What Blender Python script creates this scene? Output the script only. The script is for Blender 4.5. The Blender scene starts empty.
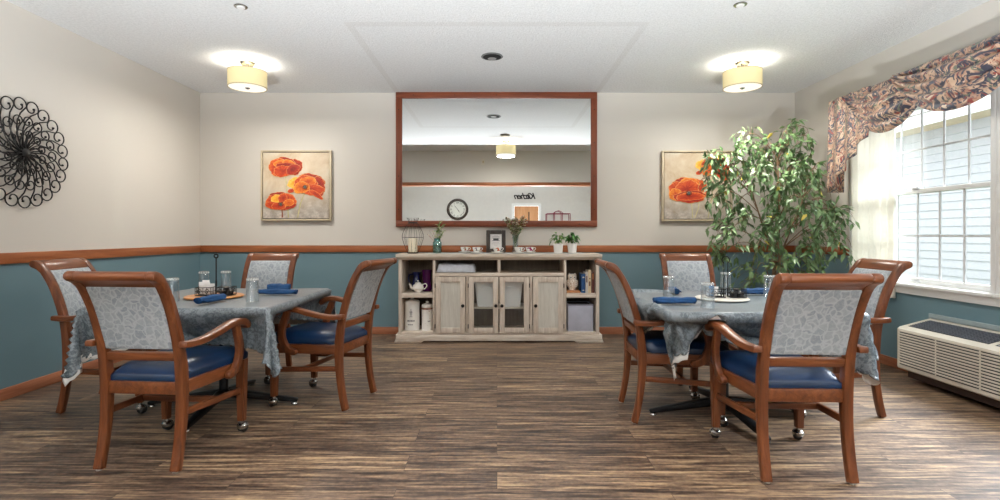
import bpy, bmesh, math, random
from mathutils import Vector, Matrix
PI = math.pi
sc = bpy.context.scene
col = sc.collection

# ------------------------------------------------------------------ helpers
def lin(c):
    return c / 12.92 if c <= 0.04045 else ((c + 0.055) / 1.055) ** 2.4
def rgb(r, g, b):
    return (lin(r / 255), lin(g / 255), lin(b / 255), 1.0)

class NT:
    """small wrapper round a material's node tree"""
    def __init__(s, name):
        s.m = bpy.data.materials.new(name); s.m.use_nodes = True
        s.t = s.m.node_tree; s.t.nodes.clear()
        s.out = s.t.nodes.new('ShaderNodeOutputMaterial')
    def n(s, typ, props=None, **inp):
        nd = s.t.nodes.new('ShaderNode' + typ)
        for k, v in (props or {}).items(): setattr(nd, k, v)
        for k, v in inp.items():
            key = int(k[1:]) if k[0] == 'i' and k[1:].isdigit() else k.replace('_', ' ')
            s.set(nd.inputs[key], v)
        return nd
    def set(s, sock, v):
        if isinstance(v, bpy.types.NodeSocket): s.t.links.new(v, sock)
        elif isinstance(v, bpy.types.Node): s.t.links.new(v.outputs[0], sock)
        else: sock.default_value = v
    def coord(s, scale=(1, 1, 1), kind='Object', rot=(0, 0, 0)):
        c = s.n('TexCoord')
        return s.n('Mapping', Vector=c.outputs[kind], Scale=scale, Rotation=rot).outputs[0]
    def noise(s, vec, scale, detail=3, rough=0.5, dist=0.0):
        return s.n('TexNoise', Vector=vec, Scale=scale, Detail=detail, Roughness=rough, Distortion=dist).outputs['Fac']
    def ramp(s, fac, stops, interp='LINEAR'):
        r = s.n('ValToRGB', Fac=fac); cr = r.color_ramp; cr.interpolation = interp
        while len(cr.elements) < len(stops): cr.elements.new(0.5)
        for e, (p, c) in zip(cr.elements, stops): e.position = p; e.color = c
        return r.outputs[0]
    def mix(s, fac, a, b, mode='MIX'):
        m = s.n('Mix', {'data_type': 'RGBA', 'blend_type': mode})
        s.set(m.inputs[0], fac); s.set(m.inputs[6], a); s.set(m.inputs[7], b)
        return m.outputs[2]
    def math(s, op, a, b=0.0, c=0.0):
        m = s.n('Math', {'operation': op}); s.set(m.inputs[0], a); s.set(m.inputs[1], b); s.set(m.inputs[2], c)
        return m.outputs[0]
    def bump(s, h, strength=0.2, dist=0.01):
        return s.n('Bump', Height=h, Strength=strength, Distance=dist).outputs[0]
    def pbsdf(s, **k):
        p = s.n('BsdfPrincipled', **k); s.t.links.new(p.outputs[0], s.out.inputs[0]); return s.m

def plain(name, c, rough=0.5, metal=0.0, var=0.06, scale=12.0, **k):
    t = NT(name); v = t.coord()
    f = t.noise(v, scale)
    d = tuple(x * (1 - var) for x in c[:3]) + (1,); l = tuple(min(1, x * (1 + var)) for x in c[:3]) + (1,)
    return t.pbsdf(Base_Color=t.ramp(f, [(0.3, d), (0.7, l)]), Roughness=rough, Metallic=metal, **k)

def wood(name, dark, mid, light, axis='z', rough=0.35, fine=1.0, coat=0.0):
    t = NT(name)
    s = {'x': (1.2, 14, 14), 'y': (14, 1.2, 14), 'z': (14, 14, 1.2)}[axis]
    v = t.coord(tuple(q * fine for q in s))
    f = t.noise(v, 2.2, 5, 0.62, 0.6)
    g = t.noise(v, 11, 3, 0.6)
    c = t.ramp(f, [(0.28, dark), (0.5, mid), (0.74, light)])
    c = t.mix(t.math('MULTIPLY', t.math('GREATER_THAN', g, 0.6), 0.22), c, dark)
    return t.pbsdf(Base_Color=c, Roughness=rough, Normal=t.bump(g, 0.06, 0.004), Coat_Weight=coat, Coat_Roughness=0.2)

class MB:
    """collects shapes into one mesh"""
    def __init__(s): s.bm = bmesh.new()
    def _add(s, b, M=None):
        if M is not None: bmesh.ops.transform(b, matrix=M, verts=b.verts)
        me = bpy.data.meshes.new('tmp'); b.to_mesh(me); b.free(); s.bm.from_mesh(me); bpy.data.meshes.remove(me); return s
    def box(s, c, size, bev=0.0, M=None, seg=2):
        b = bmesh.new(); bmesh.ops.create_cube(b, size=1)
        bmesh.ops.scale(b, vec=size, verts=b.verts)
        if bev: bmesh.ops.bevel(b, geom=list(b.edges), offset=min(bev, min(size) * 0.45), segments=seg, affect='EDGES', profile=0.5)
        bmesh.ops.translate(b, vec=c, verts=b.verts)
        return s._add(b, M)
    def lim(s, x0, x1, y0, y1, z0, z1, bev=0.0, M=None):
        return s.box(((x0 + x1) / 2, (y0 + y1) / 2, (z0 + z1) / 2), (x1 - x0, y1 - y0, z1 - z0), bev, M)
    def prism(s, pts, axis, lo, hi, bev=0.0, M=None, seg=2):
        b = bmesh.new()
        f = {'x': lambda a, c, t: (t, a, c), 'y': lambda a, c, t: (a, t, c), 'z': lambda a, c, t: (a, c, t)}[axis]
        v0 = [b.verts.new(f(a, c, lo)) for a, c in pts]; v1 = [b.verts.new(f(a, c, hi)) for a, c in pts]
        n = len(pts); f0 = b.faces.new(v0); f1 = b.faces.new(v1[::-1])
        for i in range(n): b.faces.new((v0[i], v1[i], v1[(i + 1) % n], v0[(i + 1) % n]))
        bmesh.ops.recalc_face_normals(b, faces=b.faces)
        if bev:
            es = [e for e in b.edges if e.calc_face_angle(0) > 0.9]
            bmesh.ops.bevel(b, geom=es, offset=bev, segments=seg, affect='EDGES', profile=0.5, clamp_overlap=True)
        return s._add(b, M)
    def lathe(s, prof, c=(0, 0, 0), seg=24, M=None):
        b = bmesh.new(); rings = []
        for r, z in prof:
            if r < 1e-6: rings.append([b.verts.new((0, 0, z))])
            else: rings.append([b.verts.new((r * math.cos(2 * PI * i / seg), r * math.sin(2 * PI * i / seg), z)) for i in range(seg)])
        for A, B in zip(rings, rings[1:]):
            for i in range(seg):
                j = (i + 1) % seg
                if len(A) == 1 and len(B) == 1: continue
                if len(A) == 1: b.faces.new((A[0], B[j], B[i]))
                elif len(B) == 1: b.faces.new((A[i], A[j], B[0]))
                else: b.faces.new((A[i], A[j], B[j], B[i]))
        bmesh.ops.recalc_face_normals(b, faces=b.faces)
        bmesh.ops.translate(b, vec=c, verts=b.verts)
        return s._add(b, M)
    def tube(s, pts, r, seg=8, closed=False, M=None, flat=None):
        P = [Vector(p) for p in pts]; n = len(P); b = bmesh.new(); rings = []
        T = []
        for i in range(n):
            a = P[(i - 1) % n] if (closed or i) else P[i]; c = P[(i + 1) % n] if (closed or i < n - 1) else P[i]
            d = c - a; T.append(d.normalized() if d.length > 1e-9 else Vector((0, 0, 1)))
        up = Vector((0, 0, 1)) if abs(T[0].z) < 0.9 else Vector((1, 0, 0))
        N = (up - T[0] * up.dot(T[0])).normalized()
        for i in range(n):
            N = N - T[i] * N.dot(T[i])
            N = N.normalized() if N.length > 1e-6 else T[i].orthogonal().normalized()
            Bn = T[i].cross(N); rr = r[i] if isinstance(r, (list, tuple)) else r
            q = flat or 1.0
            rings.append([b.verts.new(P[i] + (N * math.cos(2 * PI * k / seg) + Bn * q * math.sin(2 * PI * k / seg)) * rr) for k in range(seg)])
        m = n if closed else n - 1
        for i in range(m):
            A, B = rings[i], rings[(i + 1) % n]
            for k in range(seg): b.faces.new((A[k], A[(k + 1) % seg], B[(k + 1) % seg], B[k]))
        if not closed:
            b.faces.new(rings[0][::-1]); b.faces.new(rings[-1])
        bmesh.ops.recalc_face_normals(b, faces=b.faces)
        return s._add(b, M)
    def cyl(s, p0, p1, r0, r1=None, seg=16, M=None):
        return s.tube([p0, p1], [r0, r0 if r1 is None else r1], seg, M=M)
    def grid(s, fn, nu, nv, M=None, uv=None):
        b = bmesh.new(); V = [[b.verts.new(fn(i / nu, j / nv)) for j in range(nv + 1)] for i in range(nu + 1)]
        L = b.loops.layers.uv.new('UVMap') if uv else None
        for i in range(nu):
            for j in range(nv):
                f = b.faces.new((V[i][j], V[i + 1][j], V[i + 1][j + 1], V[i][j + 1]))
                if L:
                    for lp, (a, c) in zip(f.loops, ((i, j), (i + 1, j), (i + 1, j + 1), (i, j + 1))):
                        lp[L].uv = uv(a / nu, c / nv)
        return s._add(b, M)
    def face(s, pts):
        s.bm.faces.new([s.bm.verts.new(p) for p in pts]); return s
    def sphere(s, c, r, seg=16, M=None, sz=1.0):
        n = seg // 2
        return s.lathe([(r * math.sin(PI * i / n), -r * sz * math.cos(PI * i / n)) for i in range(n + 1)], c, seg, M)
    def build(s, name, m=None, parent=None, loc=(0, 0, 0), smooth=35, rot=0.0):
        me = bpy.data.meshes.new(name); s.bm.to_mesh(me); s.bm.free()
        for x in (m if isinstance(m, (list, tuple)) else [m]):
            if x: me.materials.append(x)
        if smooth and len(me.polygons):
            me.polygons.foreach_set('use_smooth', [True] * len(me.polygons)); me.set_sharp_from_angle(angle=math.radians(smooth))
        o = bpy.data.objects.new(name, me); col.objects.link(o)
        o.location = loc; o.rotation_euler = (0, 0, rot)
        if parent: o.parent = parent
        return o

def tag(o, label, cat, group=None, kind='thing'):
    o['label'] = label; o['category'] = cat; o['kind'] = kind
    if group: o['group'] = group
    return o
def thing(name, label, cat, loc=(0, 0, 0), rot=0.0, group=None):
    o = bpy.data.objects.new(name, None); col.objects.link(o); o.empty_display_size = 0.1
    o.location = loc; o.rotation_euler = (0, 0, rot)
    return tag(o, label, cat, group)
def struct(o):
    o['kind'] = 'structure'; return o
def kids(o): return [c for c in bpy.data.objects if c.parent == o]
def dup(root, loc, rot, label):
    def cp(o, par):
        c = o.copy(); col.objects.link(c)
        if par: c.parent = par
        for k in kids(o): cp(k, c)
        return c
    r = cp(root, None); r.location = loc
    r.rotation_euler = (0, 0, rot); r['label'] = label
    return r

def smoothpath(pts, n=6, closed=False):
    """Catmull-Rom through the points (any dimension)"""
    out = []; N = len(pts)
    for i in range(N if closed else N - 1):
        g = lambda k: pts[k % N] if closed else pts[max(0, min(N - 1, k))]
        p0, p1, p2, p3 = g(i - 1), g(i), g(i + 1), g(i + 2)
        for q in range(n):
            t = q / n
            out.append(tuple(0.5 * ((2 * b) + (-a + c) * t + (2 * a - 5 * b + 4 * c - d) * t * t + (-a + 3 * b - 3 * c + d) * t ** 3)
                             for a, b, c, d in zip(p0, p1, p2, p3)))
    if not closed: out.append(tuple(pts[-1]))
    return out

def ribbon(path, th, round_end=False, round_start=False):
    """2-D outline of a strip of given thickness (scalar or list) along a 2-D path"""
    n = len(path); L = []; Rr = []
    nor = []
    for i in range(n):
        a = path[max(0, i - 1)]; c = path[min(n - 1, i + 1)]
        dx, dy = c[0] - a[0], c[1] - a[1]; l = math.hypot(dx, dy) or 1
        nor.append((-dy / l, dx / l))
    for i, (p, q) in enumerate(zip(path, nor)):
        t = (th[i] if isinstance(th, (list, tuple)) else th) / 2
        L.append((p[0] + q[0] * t, p[1] + q[1] * t)); Rr.append((p[0] - q[0] * t, p[1] - q[1] * t))
    def cap(p, q, t, sgn):
        return [(p[0] + t * (q[0] * math.cos(a) + sgn * q[1] * math.sin(a)), p[1] + t * (q[1] * math.cos(a) - sgn * q[0] * math.sin(a))) for a in [PI * k / 6 for k in range(1, 6)]]
    out = list(L)
    if round_end:
        t = (th[-1] if isinstance(th, (list, tuple)) else th) / 2
        out += cap(path[-1], nor[-1], t, 1)
    out += Rr[::-1]
    if round_start:
        t = (th[0] if isinstance(th, (list, tuple)) else th) / 2
        q = nor[0]; out += cap(path[0], (-q[0], -q[1]), t, 1)
    return out

# ------------------------------------------------------------------ materials
M = {}
def wall_paint():
    t = NT('two_tone_wall_paint'); v = t.coord()
    z = t.n('SeparateXYZ', Vector=v).outputs[2]
    low = t.math('LESS_THAN', z, 0.975)
    c = t.mix(low, rgb(213, 208, 200), rgb(108, 137, 147))
    h = t.noise(v, 90, 2)
    return t.pbsdf(Base_Color=c, Roughness=0.55, Normal=t.bump(h, 0.05, 0.003))
M['wall'] = wall_paint()
M['white_wall'] = plain('pale_wall_paint', rgb(214, 213, 209), 0.6, var=0.02)
def ceiling_mat():
    t = NT('popcorn_ceiling'); v = t.coord()
    h = t.noise(v, 55, 4, 0.7); h2 = t.noise(v, 130, 2)
    s = t.n('SeparateXYZ', Vector=v)
    # a slightly darker seam where a panel of the ceiling was patched in
    def band(x, c, w): return t.math('LESS_THAN', t.math('ABSOLUTE', t.math('SUBTRACT', x, c)), w)
    X, Y = s.outputs[0], s.outputs[1]
    inx = t.math('LESS_THAN', t.math('ABSOLUTE', X), 1.17); iny = t.math('GREATER_THAN', Y, 3.93)
    b1 = t.math('MULTIPLY', band(t.math('ABSOLUTE', X), 1.14, 0.03), iny)
    b2 = t.math('MULTIPLY', band(Y, 3.97, 0.04), inx)
    seam = t.math('MINIMUM', t.math('ADD', b1, b2), 1.0)
    c = t.mix(t.math('MULTIPLY', seam, 0.28), t.ramp(h, [(0.3, rgb(220, 222, 223)), (0.6, rgb(236, 238, 239))]), rgb(208, 207, 204))
    return t.pbsdf(Base_Color=c, Roughness=0.9, Normal=t.bump(t.math('ADD', h, h2), 0.55, 0.012))
M['ceiling'] = ceiling_mat()
def floor_mat():
    t = NT('vinyl_plank_floor'); v = t.coord()
    br = t.n('TexBrick', {'offset': 0.37, 'offset_frequency': 2, 'squash': 1.0}, Vector=v, Color1=(0, 0, 0, 1), Color2=(1, 1, 1, 1), Mortar=(0.5, 0.5, 0.5, 1), Scale=1.0,
             Mortar_Size=0.0012, Mortar_Smooth=0.0, Bias=0.0, Brick_Width=1.22, Row_Height=0.178)
    tone = t.n('SeparateColor', Color=br.outputs['Color']).outputs[0]
    off = t.n('CombineXYZ', X=t.math('MULTIPLY', tone, 13.0), Y=t.math('MULTIPLY', tone, 7.0), Z=0.0)
    vv = t.n('VectorMath', {'operation': 'ADD'}); t.set(vv.inputs[0], v); t.set(vv.inputs[1], off)
    m1 = t.n('Mapping', Vector=vv.outputs[0], Scale=(1.5, 24, 1)).outputs[0]
    m2 = t.n('Mapping', Vector=vv.outputs[0], Scale=(4.0, 75, 1)).outputs[0]
    m3 = t.n('Mapping', Vector=vv.outputs[0], Scale=(34, 46, 1)).outputs[0]
    f = t.noise(m1, 1.5, 5, 0.6, 0.3); g = t.noise(m2, 1.3, 4, 0.65, 0.2); k = t.noise(m3, 1.0, 4, 0.7)
    s = t.math('ADD', t.math('MULTIPLY', f, 0.58), t.math('MULTIPLY', g, 0.42))
    s = t.math('ADD', s, t.math('MULTIPLY', t.math('SUBTRACT', tone, 0.5), 0.07))
    s = t.math('ADD', s, t.math('MULTIPLY', t.math('SUBTRACT', k, 0.5), 0.16))
    c = t.ramp(s, [(0.37, rgb(42, 32, 27)), (0.44, rgb(72, 56, 46)), (0.50, rgb(108, 87, 71)), (0.55, rgb(136, 112, 90)), (0.61, rgb(172, 144, 110)), (0.69, rgb(190, 166, 132))])
    c = t.mix(t.math('MULTIPLY', br.outputs['Fac'], 0.7), c, rgb(44, 35, 30))
    return t.pbsdf(Base_Color=c, Roughness=t.ramp(g, [(0.3, (0.36, 0.36, 0.36, 1)), (0.7, (0.52, 0.52, 0.52, 1))]), Normal=t.bump(t.math('SUBTRACT', s, t.math('MULTIPLY', br.outputs['Fac'], 0.3)), 0.14, 0.006), Specular_IOR_Level=0.7)
M['floor'] = floor_mat()
O_D, O_M, O_L = rgb(84, 44, 23), rgb(116, 64, 34), rgb(142, 84, 48)
M['chair_wood'] = wood('cherry_chair_wood', O_D, O_M, O_L, 'z', 0.32)
M['chair_wood_y'] = wood('cherry_chair_wood_lengthwise', O_D, O_M, O_L, 'y', 0.32)
M['chair_wood_x'] = wood('cherry_chair_wood_crosswise', O_D, O_M, O_L, 'x', 0.32)
M['oak_x'] = wood('oak_rail_x', rgb(126, 68, 36), rgb(158, 92, 52), rgb(182, 114, 70), 'x', 0.4, 0.6)
M['oak_y'] = wood('oak_rail_y', rgb(126, 68, 36), rgb(158, 92, 52), rgb(182, 114, 70), 'y', 0.4, 0.6)
M['base_x'] = wood('oak_baseboard_x', rgb(140, 84, 56), rgb(168, 108, 78), rgb(186, 126, 94), 'x', 0.45, 0.6)
M['base_y'] = wood('oak_baseboard_y', rgb(140, 84, 56), rgb(168, 108, 78), rgb(186, 126, 94), 'y', 0.45, 0.6)
M['mirror_wood'] = wood('mirror_frame_wood', rgb(98, 46, 26), rgb(126, 64, 38), rgb(146, 80, 50), 'x', 0.4, 0.6)
M['mirror_wood_z'] = wood('mirror_frame_wood_upright', rgb(98, 46, 26), rgb(126, 64, 38), rgb(146, 80, 50), 'z', 0.4, 0.6)
W_D, W_M, W_L = rgb(180, 164, 149), rgb(208, 195, 181), rgb(226, 216, 203)
M['wash_x'] = wood('whitewashed_wood_x', W_D, W_M, W_L, 'x', 0.6, 1.2)
M['wash_z'] = wood('whitewashed_wood_z', W_D, W_M, W_L, 'z', 0.6, 1.2)
M['wash_y'] = wood('whitewashed_wood_y', W_D, W_M, W_L, 'y', 0.6, 1.2)
M['wash_panel'] = wood('whitewashed_panel', rgb(190, 185, 174), rgb(204, 200, 190), rgb(216, 213, 204), 'z', 0.6, 1.6)
M['carcass'] = wood('carcass_back', rgb(94, 84, 73), rgb(112, 101, 88), rgb(126, 115, 101), 'z', 0.7, 1.0)
M['mirror'] = plain('mirror_silver', (0.90, 0.92, 0.915, 1), 0.0, 1.0, var=0.0)
def leaf_fabric():
    t = NT('leaf_print_upholstery'); v = t.coord((1, 0.3, 1))
    def warp(src, scale, size, detail):
        w = t.n('TexNoise', Vector=src, Scale=scale, Detail=detail)
        d = t.n('VectorMath', {'operation': 'SCALE'}, i0=w.outputs['Color']); d.inputs[3].default_value = size
        a = t.n('VectorMath', {'operation': 'ADD'}); t.set(a.inputs[0], src); t.set(a.inputs[1], d.outputs[0]); return a.outputs[0]
    A = warp(warp(v, 24.0, 0.040, 1.0), 60.0, 0.010, 1.0)
    e = t.n('TexVoronoi', {'feature': 'DISTANCE_TO_EDGE'}, Vector=A, Scale=26.0).outputs[0]
    cell = t.n('TexVoronoi', {'feature': 'F1'}, Vector=A, Scale=26.0)
    tone = t.n('SeparateColor', Color=cell.outputs['Color']).outputs[0]
    body = t.ramp(tone, [(0.1, rgb(138, 146, 154)), (0.9, rgb(160, 167, 172))])
    vein = t.noise(v, 75, 4, 0.7, 0.8)
    body = t.mix(t.math('MULTIPLY', t.ramp(vein, [(0.42, (0, 0, 0, 1)), (0.62, (1, 1, 1, 1))]), 0.45), body, rgb(178, 184, 188))
    c = t.mix(t.math('MULTIPLY', t.ramp(e, [(0.015, (1, 1, 1, 1)), (0.13, (0, 0, 0, 1))]), 0.75), body, rgb(188, 193, 196))
    return t.pbsdf(Base_Color=c, Roughness=0.7, Normal=t.bump(t.noise(v, 300, 2), 0.1, 0.002))
M['fabric'] = leaf_fabric()
def vinyl():
    t = NT('navy_vinyl'); v = t.coord()
    return t.pbsdf(Base_Color=t.ramp(t.noise(v, 6, 2), [(0.3, rgb(5, 33, 64)), (0.7, rgb(10, 45, 82))]), Roughness=0.36, Specular_IOR_Level=0.55, Normal=t.bump(t.noise(v, 22, 3), 0.12, 0.006))
M['vinyl'] = vinyl()
M['chrome'] = plain('brushed_nickel', rgb(186, 184, 180), 0.25, 1.0)
M['dark_metal'] = plain('black_metal', rgb(26, 26, 28), 0.38, 0.4, Specular_IOR_Level=0.6)
M['rubber'] = plain('dark_rubber', rgb(44, 42, 41), 0.4)
M['glide'] = plain('pale_plastic', rgb(150, 142, 132), 0.4)
def damask(name, a, b):
    t = NT(name); v = t.coord((1, 1, 1), 'UV')
    n1 = t.noise(v, 22, 6, 0.72, 1.4); n2 = t.noise(v, 64, 4, 0.7, 0.8)
    f = t.math('ADD', t.math('MULTIPLY', n1, 0.55), t.math('MULTIPLY', n2, 0.45))
    k = t.ramp(f, [(0.47, (0, 0, 0, 1)), (0.53, (1, 1, 1, 1))])
    c = t.mix(k, a, b)
    return t.pbsdf(Base_Color=c, Roughness=t.ramp(k, [(0, (0.30, 0.30, 0.30, 1)), (1, (0.44, 0.44, 0.44, 1))]), Specular_IOR_Level=0.8, Normal=t.bump(k, 0.15, 0.002))
M['cloth'] = damask('blue_grey_damask', rgb(80, 91, 99), rgb(125, 134, 139))
M['cloth_back'] = plain('white_flannel_backing', rgb(226, 225, 222), 0.9)
M['napkin'] = plain('royal_blue_napkin', rgb(6, 64, 112), 0.8, var=0.2, scale=60)
def thin_glass(name, tint=(1, 1, 1, 1), mixf=0.08, rough=0.0):
    t = NT(name); fc = t.n('LayerWeight', Blend=0.5).outputs['Facing']; fr = t.math('ADD', t.math('MULTIPLY', t.math('POWER', fc, 4.0), 0.75), 0.035)
    tr = t.n('BsdfTransparent', Color=tint); gl = t.n('BsdfGlossy', Color=(1, 1, 1, 1), Roughness=rough)
    m = t.n('MixShader'); t.set(m.inputs[0], t.math('ADD', fr, mixf)); t.set(m.inputs[1], tr); t.set(m.inputs[2], gl)
    t.t.links.new(m.outputs[0], t.out.inputs[0]); return t.m
M['pane'] = thin_glass('window_glass', (0.97, 0.98, 0.98, 1), 0.0)
M['tumbler'] = thin_glass('clear_tumbler', (0.90, 0.92, 0.93, 1), 0.05, 0.05)
M['cab_glass'] = thin_glass('cabinet_glass', (0.95, 0.96, 0.95, 1), 0.0)
M['vase_glass'] = thin_glass('vase_glass', (0.86, 0.90, 0.90, 1), 0.06, 0.03)
M['jar_glass'] = thin_glass('blue_green_jar_glass', (0.55, 0.78, 0.78, 1), 0.05, 0.05)
M['white_paint'] = plain('white_vinyl_window', rgb(232, 233, 232), 0.4, var=0.02)
M['muntin'] = plain('grey_white_grille', rgb(206, 208, 210), 0.45, var=0.02)
M['china'] = plain('white_china', rgb(238, 236, 232), 0.18, var=0.02)
M['pot_white'] = plain('white_ceramic_pot', rgb(240, 238, 235), 0.4, var=0.02)
M['cream_metal'] = plain('cream_enamel', rgb(219, 213, 199), 0.45, var=0.02)
M['grille_dark'] = plain('dark_grille', rgb(34, 37, 42), 0.7)
M['black_iron'] = plain('black_iron', rgb(24, 22, 22), 0.5, 0.3)
def shade_mat():
    t = NT('lit_drum_shade'); v = t.coord((60, 60, 60))
    f = t.noise(v, 3, 2)
    d = t.n('BsdfDiffuse', Color=rgb(206, 192, 150)); e = t.n('Emission', Color=t.ramp(f, [(0.3, rgb(247, 228, 172)), (0.7, rgb(251, 236, 186))]), Strength=0.42)
    a = t.n('AddShader', i0=d.outputs[0], i1=e.outputs[0]); t.t.links.new(a.outputs[0], t.out.inputs[0]); return t.m
M['shade'] = shade_mat()
def emit(name, c, s):
    t = NT(name); e = t.n('Emission', Color=c, Strength=s); t.t.links.new(e.outputs[0], t.out.inputs[0]); return t.m
M['diffuser'] = emit('lit_acrylic_diffuser', rgb(255, 250, 236), 1.15)
M['shade_trim'] = plain('shade_trim', rgb(196, 176, 132), 0.5)
def sheer():
    t = NT('sheer_voile'); v = t.coord((1, 1, 1))
    d = t.n('BsdfDiffuse', Color=rgb(252, 250, 242)); tr = t.n('BsdfTranslucent', Color=rgb(206, 202, 186)); tp = t.n('BsdfTransparent')
    m = t.n('MixShader', i0=0.22); t.set(m.inputs[1], d); t.set(m.inputs[2], tr)
    m2 = t.n('MixShader'); t.set(m2.inputs[0], t.ramp(t.noise(v, 40, 2), [(0.3, (0.03, 0.03, 0.03, 1)), (0.7, (0.07, 0.07, 0.07, 1))])); t.set(m2.inputs[1], m.outputs[0]); t.set(m2.inputs[2], tp)
    t.t.links.new(m2.outputs[0], t.out.inputs[0]); return t.m
M['sheer'] = sheer()
def floral():
    t = NT('paisley_scroll_fabric'); v = t.coord((1, 1, 1), 'UV')
    w = t.n('TexNoise', Vector=v, Scale=7.0, Detail=1.0)
    d = t.n('VectorMath', {'operation': 'SCALE'}, i0=w.outputs['Color']); d.inputs[3].default_value = 0.20
    a = t.n('VectorMath', {'operation': 'ADD'}); t.set(a.inputs[0], v); t.set(a.inputs[1], d.outputs[0]); A = a.outputs[0]
    def blob(scale, lo, hi, dist, seed):
        m = t.n('Mapping', Vector=A, Location=(seed, seed * 1.7, 0)).outputs[0]
        return t.ramp(t.noise(m, scale, 2, 0.5, dist), [(lo, (0, 0, 0, 1)), (hi, (1, 1, 1, 1))])
    c = t.mix(blob(11, 0.46, 0.54, 0.6, 3.1), rgb(184, 144, 122), rgb(208, 178, 152))
    vor = t.n('TexVoronoi', {'feature': 'F1'}, Vector=A, Scale=8.0)
    ring = t.ramp(vor.outputs['Distance'], [(0.0, (1, 1, 1, 1)), (0.16, (1, 1, 1, 1)), (0.20, (0, 0, 0, 1)), (0.36, (0, 0, 0, 1)), (0.40, (1, 1, 1, 1)), (0.50, (1, 1, 1, 1)), (0.54, (0, 0, 0, 1))])
    gate = blob(14, 0.36, 0.40, 1.5, 0.4)
    c = t.mix(t.math('MULTIPLY', ring, gate), c, rgb(70, 70, 86))
    c = t.mix(blob(17, 0.545, 0.575, 2.2, 7.7), c, rgb(64, 66, 82))
    c = t.mix(blob(15, 0.615, 0.64, 1.4, 12.3), c, rgb(148, 68, 60))
    c = t.mix(blob(18, 0.63, 0.65, 1.2, 21.0), c, rgb(112, 122, 104))
    c = t.mix(blob(22, 0.66, 0.68, 1.0, 31.0), c, rgb(222, 202, 180))
    return t.pbsdf(Base_Color=c, Roughness=0.5, Sheen_Weight=0.2, Specular_IOR_Level=0.5)
M['floral'] = floral()
def leaf_mat(name, a, b, tr=0.25):
    t = NT(name); v = t.coord()
    c = t.ramp(t.noise(v, 9, 3), [(0.3, a), (0.7, b)])
    return t.pbsdf(Base_Color=c, Roughness=0.38, Specular_IOR_Level=0.55, Transmission_Weight=0.0, Subsurface_Weight=0.0)
M['leaf'] = leaf_mat('ficus_leaf', rgb(74, 110, 64), rgb(140, 170, 118))
M['leaf_yellow'] = leaf_mat('ficus_leaf_yellow', rgb(206, 186, 62), rgb(226, 208, 90))  # a few leaves picked at random are yellow
M['leaf2'] = leaf_mat('small_plant_leaf', rgb(58, 110, 50), rgb(120, 168, 92))
M['leaf3'] = leaf_mat('dark_small_leaf', rgb(36, 100, 40), rgb(76, 150, 66))
M['leaf_pale'] = leaf_mat('pale_leaf', rgb(140, 160, 96), rgb(178, 192, 128))
M['petal_dry'] = leaf_mat('dried_petal', rgb(214, 196, 170), rgb(240, 228, 210))
M['petal_pink'] = leaf_mat('dusty_pink_petal', rgb(190, 130, 120), rgb(226, 180, 168))
M['bark'] = plain('pale_bark', rgb(140, 112, 86), 0.8, var=0.25, scale=30)
M['green_stem'] = plain('green_stem', rgb(104, 124, 70), 0.6)
M['brown_stem'] = plain('brown_stem', rgb(110, 84, 56), 0.7)
SKY = 3.8; SUN = 22.0; P_LAMP = 36.0; P_MID = 44.0; P_REAR_FILL = 14.0; P_ADDED_FILL = 920.0
# ------------------------------------------------------------------ camera, sky, render look
H = 2.762; XL = -3.40; XR = 3.412; YB = 5.897; YR = -4.40
cam_d = bpy.data.cameras.new('camera'); cam = bpy.data.objects.new('camera', cam_d); col.objects.link(cam)
cam_d.sensor_width = 36; cam_d.lens = 515 / 1000 * 36; cam_d.shift_x = 0.003; cam_d.shift_y = -0.016; cam_d.clip_start = 0.05
cam.location = (0, 0, 1.145); cam.rotation_euler = (PI / 2, 0, 0); sc.camera = cam
sc.view_settings.view_transform = 'Standard'; sc.view_settings.look = 'None'
sc.view_settings.exposure = 0.0; sc.view_settings.gamma = 1.0; sc.view_settings.use_curve_mapping = False
wd = bpy.data.worlds.new('overcast_sky'); sc.world = wd; wd.use_nodes = True
bg = wd.node_tree.nodes['Background']; bg.inputs[0].default_value = (0.96, 0.98, 1.0, 1); bg.inputs[1].default_value = SKY
try:
    sc.cycles.use_denoising = True; sc.cycles.max_bounces = 10; sc.cycles.diffuse_bounces = 6
    sc.cycles.transparent_max_bounces = 24; sc.cycles.sample_clamp_indirect = 6.0; sc.cycles.caustics_reflective = False
except Exception: pass
sun_d = bpy.data.lights.new('hazy_sun', 'SUN'); sun_d.energy = SUN; sun_d.angle = math.radians(40); sun_d.color = (0.90, 0.95, 1.0)
sun = bpy.data.objects.new('hazy_sun', sun_d); col.objects.link(sun)
sun.location = (9, 4, 9); sun.rotation_euler = Vector((-0.72, -0.18, -0.67)).to_track_quat('-Z', 'Y').to_euler()

# ------------------------------------------------------------------ room shell
T = 0.15
struct(MB().lim(XL - T, XR + T, YR - T, YB + T, -0.1, 0).build('floor', M['floor'], smooth=0))
struct(MB().lim(XL - T, XR + T, YR - T, YB + T, H, H + 0.15).build('ceiling', M['ceiling'], smooth=0))
struct(MB().lim(XL - T, XR + T, YB, YB + T, 0, H).build('wall_back', M['wall'], smooth=0))
struct(MB().lim(XL - T, XL, YR, YB, 0, H).build('wall_left', M['wall'], smooth=0))
# rear wall with a doorway, seen in the mirror
DX0, DX1, DH = 0.535, 1.31, 2.03
b = MB()
b.lim(XL - T, DX0, YR - T, YR, 0, H); b.lim(DX1, XR + T, YR - T, YR, 0, H); b.lim(DX0, DX1, YR - T, YR, DH, H)
struct(b.build('wall_rear', M['white_wall'], smooth=0))
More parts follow.
